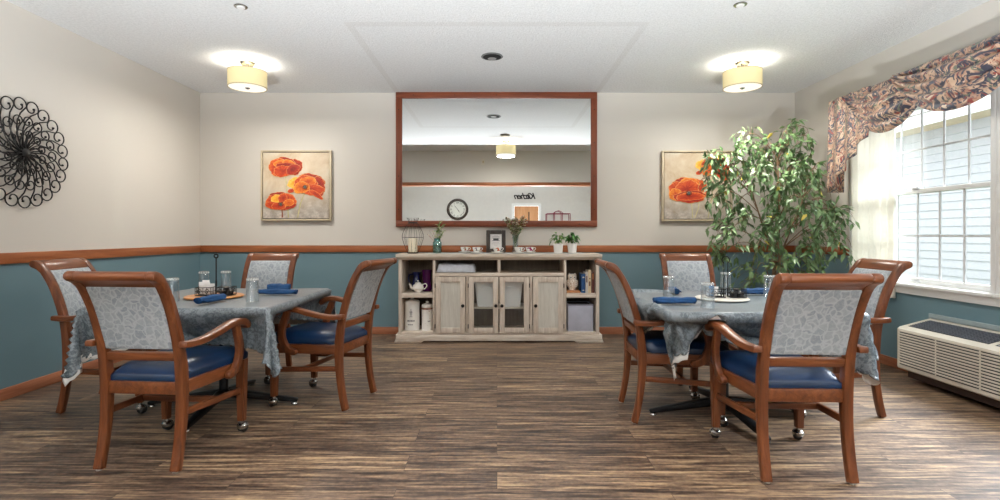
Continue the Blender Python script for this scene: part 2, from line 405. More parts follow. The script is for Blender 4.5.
# header over the opening to the next room, oak trim along its lower edge
HY = 1.73
struct(MB().lim(XL, XR, HY - T, HY, 2.15, H).build('wall_header', M['wall'], smooth=0))
struct(MB().lim(XL, XR, HY - T - 0.015, HY + 0.018, 2.085, 2.15, 0.006).build('trim_header', M['oak_x']))
# right wall: the window pair, plus two unseen windows added rearward for daylight
WZ0, WZ1 = 0.715, 2.24
wins = [(3.53, 4.93), (2.43, 3.47), (-0.5, 1.0), (-3.0, -1.5)]
b = MB()
b.lim(XR, XR + T, YR, YB, 0, WZ0); b.lim(XR, XR + T, YR, YB, WZ1, H)
edges = [YB] + [q for w in wins for q in (w[1], w[0])] + [YR]
for i in range(0, len(edges), 2): b.lim(XR, XR + T, edges[i + 1], edges[i], WZ0, WZ1)
struct(b.build('wall_right', M['wall'], smooth=0))
# rails and baseboards
RZ0, RZ1 = 0.937, 1.015
def rail(name, x0, x1, y0, y1, z0, z1, m): struct(MB().lim(x0, x1, y0, y1, z0, z1, 0.006).build(name, m))
rail('trim_back', XL, XR, YB - 0.02, YB, RZ0, RZ1, M['oak_x'])
rail('trim_left', XL, XL + 0.02, HY, YB - 0.02, RZ0, RZ1, M['oak_y'])
rail('trim_right', XR - 0.02, XR, 4.965, YB - 0.02, RZ0, RZ1, M['oak_y'])
rail('baseboard_back', XL, XR, YB - 0.016, YB, 0, 0.083, M['base_x'])
rail('baseboard_left', XL, XL + 0.016, HY, YB - 0.016, 0, 0.083, M['base_y'])
rail('baseboard_right', XR - 0.016, XR, HY, YB - 0.016, 0, 0.083, M['base_y'])

# ------------------------------------------------------------------ windows
def window(k, y0, y1, nx=4):
    t = MB(); ea = 0.03 if k == 1 else 0.055; eb = 0.03 if k < 3 else 0.055
    root = None
    # casing on the room side
    for a, c, z0, z1 in ((y0 - ea, y0 + 0.01, WZ0 - 0.03, WZ1 + 0.06), (y1 - 0.01, y1 + eb, WZ0 - 0.03, WZ1 + 0.06), (y0 + 0.01, y1 - 0.01, WZ1 - 0.01, WZ1 + 0.06)):
        t.lim(XR - 0.022, XR + 0.02, a, c, z0, z1, 0.005)
    for a, c, z0, z1 in ((y0, y0 + 0.03, WZ0, WZ1), (y1 - 0.03, y1, WZ0, WZ1), (y0 + 0.03, y1 - 0.03, WZ0, WZ0 + 0.03), (y0 + 0.03, y1 - 0.03, WZ1 - 0.03, WZ1)):
        t.lim(XR + 0.02, XR + 0.13, a, c, z0, z1, 0.003)
    root = struct(t.build('window_%d' % k, M['white_paint']))
    MB().lim(XR - 0.05, XR + 0.03, y0 - ea, y1 + eb, WZ0 - 0.005, WZ0 + 0.022, 0.006).build('window_stool', M['white_paint'], root)
    MB().lim(XR - 0.02, XR - 0.001, y0 - ea, y1 + eb, WZ0 - 0.065, WZ0 - 0.005, 0.005).build('window_apron', M['white_paint'], root)
    zm = 1.495
    for nm, x, z0, z1 in (('lower_sash', XR + 0.045, WZ0 + 0.03, zm + 0.018), ('upper_sash', XR + 0.08, zm - 0.018, WZ1 - 0.03)):
        a, c = y0 + 0.03, y1 - 0.03; f = 0.034; s = MB()
        s.lim(x - 0.016, x + 0.016, a, a + f, z0, z1, 0.003); s.lim(x - 0.016, x + 0.016, c - f, c, z0, z1, 0.003)
        s.lim(x - 0.016, x + 0.016, a + f, c - f, z0, z0 + f * 1.15, 0.003); s.lim(x - 0.016, x + 0.016, a + f, c - f, z1 - f, z1, 0.003)
        so = s.build(nm, M['white_paint'], root)
        g = MB(); ia, ic = a + f, c - f
        for q in range(1, nx):
            yy = ia + (ic - ia) * q / nx; g.lim(x - 0.005, x + 0.005, yy - 0.0075, yy + 0.0075, z0 + f, z1 - f)
        zz = (z0 + z1) / 2; g.lim(x - 0.0045, x + 0.0045, ia, ic, zz - 0.0075, zz + 0.0075)
        g.build('grille', M['muntin'], so)
        MB().lim(x - 0.0015, x + 0.0015, ia - 0.004, ic + 0.004, z0 + f - 0.004, z1 - f + 0.004).build('glass', M['pane'], so, smooth=0)
        if nm == 'lower_sash':
            MB().lim(x - 0.03, x - 0.012, (a + c) / 2 - 0.03, (a + c) / 2 + 0.03, z1 - 0.004, z1 + 0.016, 0.004).build('sash_lock', M['muntin'], so)
            MB().lim(x - 0.024, x - 0.014, (a + c) / 2 - 0.04, (a + c) / 2 + 0.04, z0 + 0.012, z0 + 0.026, 0.003).build('sash_lift', M['muntin'], so)
    return root
for k, (a, c) in enumerate(wins): window(k + 1, a, c, 4 if k == 1 else 6)

# kitchen door in the rear wall
d = struct(MB().lim(DX0 + 0.012, DX1 - 0.012, YR - 0.07, YR - 0.03, 0.005, DH - 0.012, 0.002).build('door_1', wood('maple_door', rgb(196, 134, 82), rgb(214, 154, 100), rgb(226, 170, 118), 'z', 0.4, 0.5)))
b = MB(); b.cyl((DX0 + 0.09, YR - 0.03, 1.0), (DX0 + 0.09, YR + 0.02, 1.0), 0.012); b.tube([(DX0 + 0.09, YR + 0.02, 1.0), (DX0 + 0.2, YR + 0.022, 1.0)], 0.01); b.lim(DX0 + 0.06, DX0 + 0.12, YR - 0.032, YR - 0.022, 0.9, 1.08, 0.004)
b.build('door_handle', M['chrome'], d)
b = MB(); b.lim(0.985, 1.02, YR - 0.032, YR - 0.024, 1.56, 1.84, 0.004); b.build('vision_slot', M['grille_dark'], d)
b = MB(); b.lim(DX0 - 0.075, DX0 + 0.004, YR, YR + 0.02, 0, DH + 0.075, 0.005); b.lim(DX1 - 0.004, DX1 + 0.075, YR, YR + 0.02, 0, DH + 0.075, 0.005); b.lim(DX0 + 0.004, DX1 - 0.004, YR, YR + 0.02, DH - 0.004, DH + 0.075, 0.005)
struct(b.build('trim_door', M['white_paint']))

# outdoors
struct(MB().lim(XR + T, 30, -20, 25, -0.5, -0.4).build('ground', plain('lawn', rgb(112, 132, 84), 0.9, scale=4), smooth=0))
nb = thing('neighbor_house', 'white lap-sided house wall with a deep eave outside the window', 'house', (7.0, 3.0, -0.4))
b = MB(); zz = 0.0; k = 0
while zz < 3.2:
    b.prism([(0.0, zz), (-0.024, zz + 0.002), (-0.005, zz + 0.134), (0.0, zz + 0.134)], 'y', -9, 9); zz += 0.128
b.lim(0, 0.2, -9, 9, 0, 3.3)
b.build('siding', plain('white_siding', rgb(168, 171, 177), 0.6, var=0.015), nb, smooth=0)
MB().lim(-0.62, 0.0, -9, 9, 3.22, 3.25).build('soffit', plain('tan_soffit', rgb(206, 186, 164), 0.7), nb, smooth=0)
MB().lim(-0.66, -0.62, -9, 9, 3.16, 3.36, 0.004).build('fascia', M['white_paint'], nb)
MB().prism([(-0.7, 3.34), (2.4, 4.8), (2.4, 3.34)], 'y', -9.2, 9.2).build('roof', plain('grey_shingles', rgb(120, 116, 112), 0.9, scale=30), nb, smooth=0)

# ------------------------------------------------------------------ ceiling fixtures
def drum_lamp(x, y, label, power, color=(1, 0.95, 0.87), up=0.5, first=[None]):
    if first[0] is None:
        r = thing('ceiling_lamp', label, 'lamp', (x, y, H), 0, 'drum ceiling lamps'); first[0] = r
        MB().lathe([(0, -0.001), (0.062, -0.001), (0.066, -0.008), (0.058, -0.024), (0, -0.026)]).build('canopy', M['chrome'], r)
        MB().lathe([(0, -0.024), (0.012, -0.026), (0.012, -0.08), (0.02, -0.086), (0.02, -0.11), (0, -0.112)], seg=16).build('stem', M['chrome'], r)
        RS, ZA, ZC = 0.170, -0.088, -0.238
        b = MB(); b.lathe([(RS, ZA), (RS, ZC), (RS - 0.0035, ZC), (RS - 0.0035, ZA), (RS, ZA)], seg=48); b.build('shade', M['shade'], r)
        for z in (ZA, ZC): MB().lathe([(RS + 0.0015, z - 0.003), (RS + 0.0015, z + 0.003), (RS - 0.005, z + 0.003), (RS - 0.005, z - 0.003), (RS + 0.0015, z - 0.003)], seg=48).build('shade_ring', M['shade_trim'], r)
        MB().lathe([(0, ZC + 0.006), (RS - 0.006, ZC + 0.006), (RS - 0.006, ZC), (0, ZC - 0.0005)], seg=48).build('diffuser', M['diffuser'], r)
        MB().lathe([(0, ZC), (0.022, ZC - 0.001), (0.022, ZC - 0.006), (0.01, ZC - 0.014), (0, ZC - 0.016)], seg=20).build('finial', M['chrome'], r)
        b = MB()
        for q in range(3):
            a = 2 * PI * q / 3; b.tube([(0.015 * math.cos(a), 0.015 * math.sin(a), -0.10), ((RS - 0.003) * math.cos(a), (RS - 0.003) * math.sin(a), ZA - 0.004)], 0.0035, 6)
        b.build('spider', M['chrome'], r)
    else:
        r = dup(first[0], (x, y, H), 0, label)
    for nm, z, e, rot in (('uplight', -0.165, power * up, PI), ('downlight', -0.268, power * (1 - up), 0)):
        ld = bpy.data.lights.new(nm, 'POINT' if nm == 'uplight' else 'AREA'); ld.energy = e; ld.color = color
        if nm == 'uplight': ld.shadow_soft_size = 0.05
        else: ld.shape = 'DISK'; ld.size = 0.3
        lo = bpy.data.objects.new(nm, ld); col.objects.link(lo); lo.location = (x, y, H + z)
    return r
drum_lamp(-2.352, 4.856, 'cream drum ceiling lamp above the left dining table', P_LAMP, up=0.32)
drum_lamp(2.313, 4.856, 'cream drum ceiling lamp above the right table, near the leafy tree', P_LAMP, (1, 0.96, 0.88), up=0.32)
drum_lamp(0.155, 2.80, 'cream drum ceiling lamp seen only as a reflection in the mirror', P_MID, up=0.6)
for (x, y), w in zip(((-1.9, -0.2), (1.9, -0.2), (-1.9, -2.6), (1.9, -2.6)), ('left side near the opening', 'right side near the opening', 'left side near the kitchen wall', 'right side near the kitchen wall')):  # unseen lamps added in the next room as fill light
    drum_lamp(x, y, 'unseen drum ceiling lamp added in the next room, ' + w, P_REAR_FILL, (1, 0.97, 0.92), up=0.6)

def added_uplight_can(x, y, label):  # uplights added out of view to brighten the ceiling evenly
    r = thing('added_uplight', label, 'lamp', (x, y, 0), 0, 'added fill uplights behind the camera')
    MB().lathe([(0, 0), (0.13, 0), (0.135, 0.006), (0.135, 0.02), (0.125, 0.024), (0, 0.024)], seg=32).build('base', M['dark_metal'], r)
    MB().lathe([(0, 0.024), (0.11, 0.024), (0.115, 0.03), (0.12, 0.265), (0.114, 0.265), (0.108, 0.05), (0, 0.04)], seg=36).build('can', M['dark_metal'], r)
    MB().sphere((0, 0, 0.12), 0.045, 16).build('bulb', M['diffuser'], r)
    ld = bpy.data.lights.new('added_uplight_beam', 'SPOT'); ld.energy = P_ADDED_FILL; ld.color = (0.94, 0.975, 1.0); ld.spot_size = math.radians(146); ld.spot_blend = 0.34; ld.shadow_soft_size = 0.13
    lo = bpy.data.objects.new('added_uplight_beam', ld); col.objects.link(lo); lo.location = (x, y, 0.29); lo.rotation_euler = (PI - 0.10, 0, 0)
added_uplight_can(-1.1, -0.10, 'unseen black uplight added behind the camera, on the side of the left table')
added_uplight_can(1.1, -0.10, 'unseen black uplight added behind the camera, on the side of the right table')

dl = thing('recessed_downlight', 'dark recessed downlight in the ceiling in front of the mirror', 'downlight', (-0.045, 4.68, H))
MB().lathe([(0.095, -0.001), (0.1, -0.007), (0.08, -0.010), (0.07, -0.002), (0.095, -0.001)], seg=32).build('trim_ring', plain('grey_trim_ring', rgb(120, 122, 122), 0.7), dl)
b = MB(); b.lathe([(0.0, -0.016), (0.05, -0.015), (0.082, -0.012), (0.082, -0.001), (0.0, -0.0008)], seg=32); b.build('eyeball', plain('matt_black_baffle', rgb(22, 22, 23), 0.95), dl)
b = MB(); b.lathe([(0.0, -0.018), (0.03, -0.0175), (0.040, -0.016), (0.040, -0.013), (0.0, -0.0125)], (0.0, 0.028, 0), seg=24); b.build('bulb_face', plain('grey_bulb_face', rgb(150, 150, 150), 0.5), dl)
for x, y, lb in ((-1.816, 3.65, 'small round sprinkler cover in the ceiling, left of the mirror'), (1.71, 3.62, 'small round sprinkler cover in the ceiling, right of the mirror')):
    s_ = thing('ceiling_sprinkler', lb, 'sprinkler', (x, y, H), 0, 'ceiling sprinkler covers')
    MB().lathe([(0, -0.001), (0.042, -0.001), (0.046, -0.006), (0.042, -0.010), (0, -0.011)], seg=28).build('cover_plate', M['chrome'], s_)
    MB().lathe([(0, -0.011), (0.028, -0.011), (0.026, -0.017), (0, -0.018)], seg=24).build('cap', M['white_paint'], s_)
sd = thing('smoke_detector', 'flat white round smoke detector in the ceiling seen in the mirror', 'smoke detector', (0.13, 3.36, H))
MB().lathe([(0, -0.001), (0.075, -0.001), (0.078, -0.012), (0.06, -0.034), (0, -0.036)], seg=32).build('housing', M['cream_metal'], sd)
MB().lathe([(0.079, -0.006), (0.081, -0.009), (0.079, -0.012), (0.077, -0.009), (0.079, -0.006)], seg=32).build('seam_ring', M['grille_dark'], sd)
# ------------------------------------------------------------------ dining chairs
# side profile, (forward, up); rear foot at 0
PROF = smoothpath([(0.0, 0.006), (0.022, 0.10), (0.040, 0.22), (0.047, 0.34), (0.045, 0.45), (0.030, 0.57), (0.004, 0.68), (-0.034, 0.795), (-0.078, 0.884), (-0.118, 0.936), (-0.152, 0.954)], 6)
def prof_part(z0, z1): return [p for p in PROF if z0 <= p[1] <= z1]
def make_chair(label):
    t = thing('dining_chair', label, 'chair', (0, 0, 0), 0, 'wooden armchairs round the two dining tables')
    W, Wy, Wx = M['chair_wood'], M['chair_wood_y'], M['chair_wood_x']
    n = len(PROF)
    for s in (-1, 1):
        th = []
        for (y, z) in PROF:
            v = 0.036 + 0.012 * math.exp(-((z - 0.42) / 0.16) ** 2)
            if z > 0.91: v += 0.010 * min(1, (z - 0.91) / 0.035)
            th.append(v)
        b = MB(); x0, x1 = (0.172, 0.216) if s > 0 else (-0.216, -0.172)
        b.prism(ribbon(PROF, th, round_end=True), 'x', x0, x1, 0.006)
        lg = b.build('leg', W, t)
        MB().lathe([(0, 0), (0.012, 0), (0.014, 0.003), (0.012, 0.007), (0, 0.008)], (s * 0.194, 0, 0), 16).build('glide', M['glide'], lg)
    # front legs on casters
    for s in (-1, 1):
        b = MB(); fx = s * 0.228
        q = []
        for z, w in ((0.072, 0.019), (0.22, 0.0225), (0.425, 0.026)):
            q.append((z, w))
        bb = bmesh.new(); rings = []
        for z, w in q: rings.append([bb.verts.new((fx + a * w, 0.505 + c * w, z)) for a, c in ((-1, -1), (1, -1), (1, 1), (-1, 1))])
        for A, B in zip(rings, rings[1:]):
            for i in range(4): bb.faces.new((A[i], A[(i + 1) % 4], B[(i + 1) % 4], B[i]))
        bb.faces.new(rings[0][::-1]); bb.faces.new(rings[-1]); bmesh.ops.recalc_face_normals(bb, faces=bb.faces)
        bmesh.ops.bevel(bb, geom=[e for e in bb.edges if abs(e.verts[0].co.z - e.verts[1].co.z) > 0.05], offset=0.005, segments=2, affect='EDGES')
        b._add(bb); b.build('leg', W, t)
        c = MB(); c.cyl((fx, 0.505, 0.05), (fx, 0.505, 0.078), 0.012)
        c.lathe([(0.024, 0.024), (0.0305, 0.034), (0.0305, 0.044), (0.022, 0.055), (0.010, 0.059), (0, 0.059)], (fx, 0.513, 0), 18)
        co = c.build('caster', M['chrome'], t)
        w = MB(); rm = Matrix.Translation((fx, 0.518, 0.0275)) @ Matrix.Rotation(PI / 2, 4, 'Y') @ Matrix.Rotation(0.3, 4, 'X')
        w.lathe([(0, -0.024), (0.015, -0.023), (0.026, -0.015), (0.027, 0), (0.026, 0.015), (0.015, 0.023), (0, 0.024)], seg=20, M=rm).build('wheel', M['rubber'], co)
    # scroll top rail between the posts
    tp = prof_part(0.904, 2); th = [0.024 + 0.020 * min(1, max(0, p[1] - 0.912) / 0.03) for p in tp]
    MB().prism(ribbon(tp, th, round_end=True), 'x', -0.1725, 0.1725, 0.003).build('top_rail', Wx, t)
    pp = prof_part(0.575, 0.910)
    th = [0.030 + 0.012 * math.sin(PI * i / (len(pp) - 1)) for i in range(len(pp))]
    MB().prism(ribbon(pp, th), 'x', -0.172, 0.172, 0.006).build('back_panel', M['fabric'], t)
    lp = prof_part(0.515, 0.585)
    MB().prism(ribbon(lp, 0.030), 'x', -0.1725, 0.1725, 0.004).build('back_rail', Wx, t)
    # seat frame
    sf = MB(); z0, z1 = 0.362, 0.424
    sf.lim(-0.173, 0.173, 0.032, 0.058, z0, z1, 0.004)
    sf.lim(-0.210, 0.210, 0.494, 0.520, z0, z1, 0.004)
    for s in (-1, 1):
        sf.prism([(s * 0.180, 0.05), (s * 0.206, 0.05), (s * 0.248, 0.490), (s * 0.222, 0.490)], 'z', z0, z1, 0.004)
    sf.build('seat_frame', Wy, t)
    # cushion
    def cush(u, v):
        return None
    b = bmesh.new(); NU, NV = 16, 16
    outline = []
    def pt(u, v):   # u across, v front-back
        x = (u - 0.5) * 2; y = 0.04 + 0.532 * v
        hw = 0.184 + 0.066 * v
        if y < 0.085: hw = min(hw, 0.170)
        hw -= 0.016 * max(0, (v - 0.9) / 0.1) ** 2
        y -= 0.012 * abs(x) ** 3 * max(0, (v - 0.5) * 2)
        return x * hw, y
    def ztop(u, v):
        d = min(u, 1 - u, v, 1 - v) / 0.16; e = 1 - (1 - min(1, d)) ** 2.2
        return 0.452 + 0.044 * e + 0.012 * math.sin(PI * u) * math.sin(PI * v)
    us = [0, .015, .04, .08, .13, .2, .3, .4, .5, .6, .7, .8, .87, .92, .96, .985, 1]
    TV = [[b.verts.new((*pt(u, v), ztop(u, v))) for v in us] for u in us]
    BV = [[b.verts.new((*pt(u, v), 0.425)) for v in us] for u in us]
    m = len(us) - 1
    for i in range(m):
        for j in range(m):
            b.faces.new((TV[i][j], TV[i + 1][j], TV[i + 1][j + 1], TV[i][j + 1])); b.faces.new((BV[i][j], BV[i][j + 1], BV[i + 1][j + 1], BV[i + 1][j]))
    for i in range(m):
        b.faces.new((TV[i][0], BV[i][0], BV[i + 1][0], TV[i + 1][0])); b.faces.new((TV[i][m], TV[i + 1][m], BV[i + 1][m], BV[i][m]))
        b.faces.new((TV[0][i], TV[0][i + 1], BV[0][i + 1], BV[0][i])); b.faces.new((TV[m][i], BV[m][i], BV[m][i + 1], TV[m][i + 1]))
    bmesh.ops.recalc_face_normals(b, faces=b.faces)
    MB()._add(b).build('seat_cushion', M['vinyl'], t, smooth=70)
    # arms, S-shaped supports
    for s in (-1, 1):
        ap = smoothpath([(-0.014, 0.617), (0.05, 0.612), (0.13, 0.617), (0.22, 0.634), (0.31, 0.655), (0.38, 0.661), (0.43, 0.652), (0.462, 0.632)], 5)
        out = ribbon(ap, [0.031 + 0.010 * max(0, (p[0] - 0.30) / 0.16) for p in ap], round_end=True)
        b = MB(); b.prism(out, 'x', -0.027, 0.027, 0.008)
        for v in b.bm.verts:
            k = max(0, min(1, v.co.y / 0.46)); v.co.x = v.co.x * (0.80 + 0.28 * k) + s * (0.238 + 0.034 * math.sin(PI * 0.5 * k))
        b.build('arm', Wy, t)
        spth = smoothpath([(0.375, 0.650), (0.392, 0.60), (0.418, 0.54), (0.425, 0.48), (0.408, 0.425), (0.375, 0.388), (0.335, 0.378)], 5)
        b = MB(); b.prism(ribbon(spth, [0.040 + 0.008 * math.sin(PI * i / (len(spth) - 1)) for i in range(len(spth))], round_end=True), 'x', -0.016, 0.016, 0.006)
        for v in b.bm.verts:
            k = max(0, min(1, (v.co.z - 0.38) / 0.27)); v.co.x += s * (0.255 + 0.014 * k)
        b.build('arm_support', W, t)
    # stretchers
    for s in (-1, 1):
        p0 = Vector((s * 0.194, 0.045, 0.272)); p1 = Vector((s * 0.228, 0.50, 0.248)); d = p1 - p0
        mm = Matrix.Translation((p0 + p1) / 2) @ d.to_track_quat('Y', 'Z').to_matrix().to_4x4()
        MB().box((0, 0, 0), (0.020, d.length, 0.034), 0.005, mm).build('stretcher', Wy, t)
    MB().box((0, 0.30, 0.258), (0.41, 0.022, 0.032), 0.005).build('stretcher', Wx, t)
    return t
R90 = PI / 2
chairs = [
 ('A', (-1.735, 2.483, 0), -0.07, 'wooden armchair at the left table with its back to the camera'),
 ('B', (-2.80, 3.48, 0), -R90 + 0.07, 'wooden armchair between the left table and the left wall'),
 ('C', (-1.985, 4.44, 0), PI + 0.02, 'wooden armchair on the far side of the left table, facing the camera'),
 ('D', (-0.932, 3.517, 0), R90 - 0.24, 'wooden armchair at the left table, side-on, on the side towards the sideboard'),
 ('E', (0.836, 3.31, 0), -R90 - 0.03, 'wooden armchair at the right table, side-on, on the side towards the sideboard'),
 ('F', (1.645, 4.40, 0), PI - 0.06, 'wooden armchair on the far side of the right table, facing the camera'),
 ('G', (1.434, 2.363, 0), -0.03, 'wooden armchair at the right table with its back to the camera'),
 ('H', (2.41, 3.41, 0), R90 - 0.03, 'wooden armchair at the right table on the side by the window'),
]
chair0 = None; CH = {}
for k, loc, rz, lb in chairs:
    if chair0 is None:
        chair0 = make_chair(lb); chair0.location = loc; chair0.rotation_euler = (0, 0, rz); CH[k] = chair0
    else: CH[k] = dup(chair0, loc, rz, lb)

# ------------------------------------------------------------------ dining tables and cloths
TH = 0.716; TS = 0.533
def make_table(label, loc):
    t = thing('dining_table', label, 'table', loc, 0, 'square pedestal dining tables')
    MB().lim(-TS + 0.045, TS - 0.045, -TS + 0.045, TS - 0.045, TH - 0.026, TH - 0.001, 0.008).build('tabletop', wood('table_laminate', rgb(96, 60, 40), rgb(118, 78, 52), rgb(136, 94, 66), 'x'), t)
    b = MB(); b.lathe([(0, 0.06), (0.05, 0.06), (0.05, 0.085), (0.028, 0.095), (0.028, 0.66), (0.06, 0.668), (0.06, 0.690), (0, 0.690)], seg=24)
    b.build('column', M['dark_metal'], t)
    MB().lim(-0.2, 0.2, -0.03, 0.03, 0.664, 0.690, 0.004).build('top_bracket', M['dark_metal'], t)
    for q in range(4):
        a = q * PI / 2 + 0.06
        rot = Matrix.Rotation(a, 4, 'Z')
        pth = smoothpath([(0.03, 0.082), (0.15, 0.070), (0.30, 0.050), (0.42, 0.034), (0.475, 0.026)], 4)
        b = MB(); b.prism(ribbon(pth, [0.052 - 0.030 * i / (len(pth) - 1) for i in range(len(pth))], round_end=True), 'y', -0.028, 0.028, 0.007)
        for v in b.bm.verts: v.co.y *= 1 - 0.35 * max(0, v.co.x) / 0.48
        bmesh.ops.transform(b.bm, matrix=rot, verts=b.bm.verts)
        f = b.build('foot', M['dark_metal'], t)
        g = MB(); g.lathe([(0, 0), (0.020, 0), (0.022, 0.004), (0.018, 0.012), (0.008, 0.016), (0, 0.016)], seg=16, M=rot @ Matrix.Translation((0.462, 0, 0))).build('levelling_glide', M['chrome'], f)
    return t
TL = (-1.83, 3.45); TR = (1.45, 3.29)
tab0 = make_table('square pedestal table under the cloth, below the left ceiling lamp', (*TL, 0))
tab1 = dup(tab0, (*TR, 0), 0, 'square pedestal table under the cloth, near the window')
def cloth_pts(seed, n=64):
    """hanging square cloth: flat on the top, draped at the sides, a fold at each corner"""
    rr = random.Random(seed); ph = [rr.uniform(0, 6) for _ in range(8)]
    S = 0.80; e = TS + 0.008; out = []
    for i in range(n + 1):
        for j in range(n + 1):
            u = (i / n * 2 - 1) * S; v = (j / n * 2 - 1) * S
            du = max(0, abs(u) - e); dv = max(0, abs(v) - e); su = 1 if u > 0 else -1; sv = 1 if v > 0 else -1
            z = TH + 0.002
            if du == 0 and dv == 0: out.append((u, v, z)); continue
            if dv == 0: d = du; out.append((su * (e + 0.012 + 0.06 * d + 0.014 * d / 0.25 * math.sin(v * 14 + ph[0])), v, z - max(0, d - 0.006)))
            elif du == 0: d = dv; out.append((u, sv * (e + 0.012 + 0.06 * d + 0.014 * d / 0.25 * math.sin(u * 14 + ph[1])), z - max(0, d - 0.006)))
            else:
                r = math.hypot(du, dv); a = math.atan2(dv, du)
                fl = 0.012 + 0.06 * r + 0.30 * r * math.sin(2 * a) ** 2 * (0.6 + 0.4 * math.cos(4 * a))
                out.append((su * (e + fl * math.cos(a)), sv * (e + fl * math.sin(a)), z - max(0, r - 0.006) * 0.97))
    return out, n
def build_cloth(pts, n, loc, label, drop=0.0):
    b = bmesh.new(); V = [b.verts.new(p) for p in pts]; L = b.loops.layers.uv.new('UVMap'); m = n + 1
    uvof = {}
    for k, v in enumerate(V): uvof[v] = ((k // m) / n * 1.6, (k % m) / n * 1.6)
    for i in range(n):
        for j in range(n):
            ids = (i * m + j, (i + 1) * m + j, (i + 1) * m + j + 1, i * m + j + 1)
            f = b.faces.new([V[k] for k in ids])
            for lp, k in zip(f.loops, ids): lp[L].uv = uvof[V[k]]
    # scalloped hem: a narrow strip grown outwards from the four sides
    SUB = 4; PER = 10
    for side in range(4):
        idx = [(lambda q: (0, q), lambda q: (n, q), lambda q: (q, 0), lambda q: (q, n))[side](q) for q in range(m)]
        inn = [((1, q), (n - 1, q), (q, 1), (q, n - 1))[side] for q in range(m)]
        edge = [Vector(pts[i * m + j]) for i, j in idx]; dirs = [(Vector(pts[i * m + j]) - Vector(pts[a * m + c])).normalized() for (i, j), (a, c) in zip(idx, inn)]
        prev = None
        for q in range(n):
            for s in range(SUB):
                t0, t1 = s / SUB, (s + 1) / SUB
                ring = []
                for t in (t0, t1):
                    if t in (0, 1): base = V[idx[q + int(t)][0] * m + idx[q + int(t)][1]]
                    else: base = None
                    p = edge[q].lerp(edge[q + 1], t); d = dirs[q].lerp(dirs[q + 1], t).normalized()
                    k = ((q + t) * SUB) % PER / PER
                    ring.append((p, p + d * (0.003 + 0.014 * abs(math.sin(PI * k)) ** 0.6)))
                a_ = prev if prev else (b.verts.new(ring[0][0]), b.verts.new(ring[0][1]))
                c_ = (b.verts.new(ring[1][0]), b.verts.new(ring[1][1])); prev = c_
                q0 = (a_[0], c_[0], c_[1], a_[1]) if side in (1, 2) else (a_[1], c_[1], c_[0], a_[0])
                q0 = q0[::-1] if side in (1, 2) else q0[::-1]
                f = b.faces.new(q0)
                uu = [uvof[V[idx[q][0] * m + idx[q][1]]][w] for w in (0, 1)]
                for lp in f.loops: lp[L].uv = (uu[0] + 0.0067 * s, uu[1])
    bmesh.ops.remove_doubles(b, verts=b.verts, dist=0.00005)
    bmesh.ops.recalc_face_normals(b, faces=b.faces)
    up = sum(f.normal.z for f in b.faces if f.calc_center_median().z > TH - 0.002)
    if up < 0: bmesh.ops.reverse_faces(b, faces=b.faces)
    mb = MB(); mb._add(b)
    o = mb.build('tablecloth', [M['cloth'], M['cloth_back']], smooth=0)
    o.data.polygons.foreach_set('use_smooth', [True] * len(o.data.polygons))
    o.location = loc
    # white lining that hangs a little lower than the cloth at one corner
    if drop:
        k = 19; lb = bmesh.new(); rows = []
        rim = [(q, 0) for q in range(k, 0, -1)] + [(0, 0)] + [(0, q) for q in range(1, k + 1)]
        for w, (i, j) in enumerate(rim):
            e_ = Vector(pts[i * m + j]); n_ = Vector(pts[(i + 1) * m + j + 1]); s_ = 1 - abs(w - k) / k
            d_ = (e_ - n_).normalized() * 0.6 + Vector((0, 0, -0.8)); d_.normalize()
            hem = drop * s_ ** 0.7 + 0.009 * (w % 2)
            inner = e_.lerp(n_, 0.6) + Vector((0.004, 0.004, 0))
            rows.append([lb.verts.new(inner + (e_ + d_ * hem - inner) * (f_ / 4)) for f_ in range(5)])
        for A, B in zip(rows, rows[1:]):
            for f_ in range(4): lb.faces.new((A[f_], B[f_], B[f_ + 1], A[f_ + 1]))
        lo = MB()._add(lb).build('lining', M['cloth_back'], o, smooth=60)
        ls = lo.modifiers.new('thickness', 'SOLIDIFY'); ls.thickness = 0.001
    so = o.modifiers.new('thickness', 'SOLIDIFY'); so.thickness = 0.0014; so.offset = -1; so.material_offset = 1; so.material_offset_rim = 0
    return tag(o, label, 'tablecloth', 'damask tablecloths')
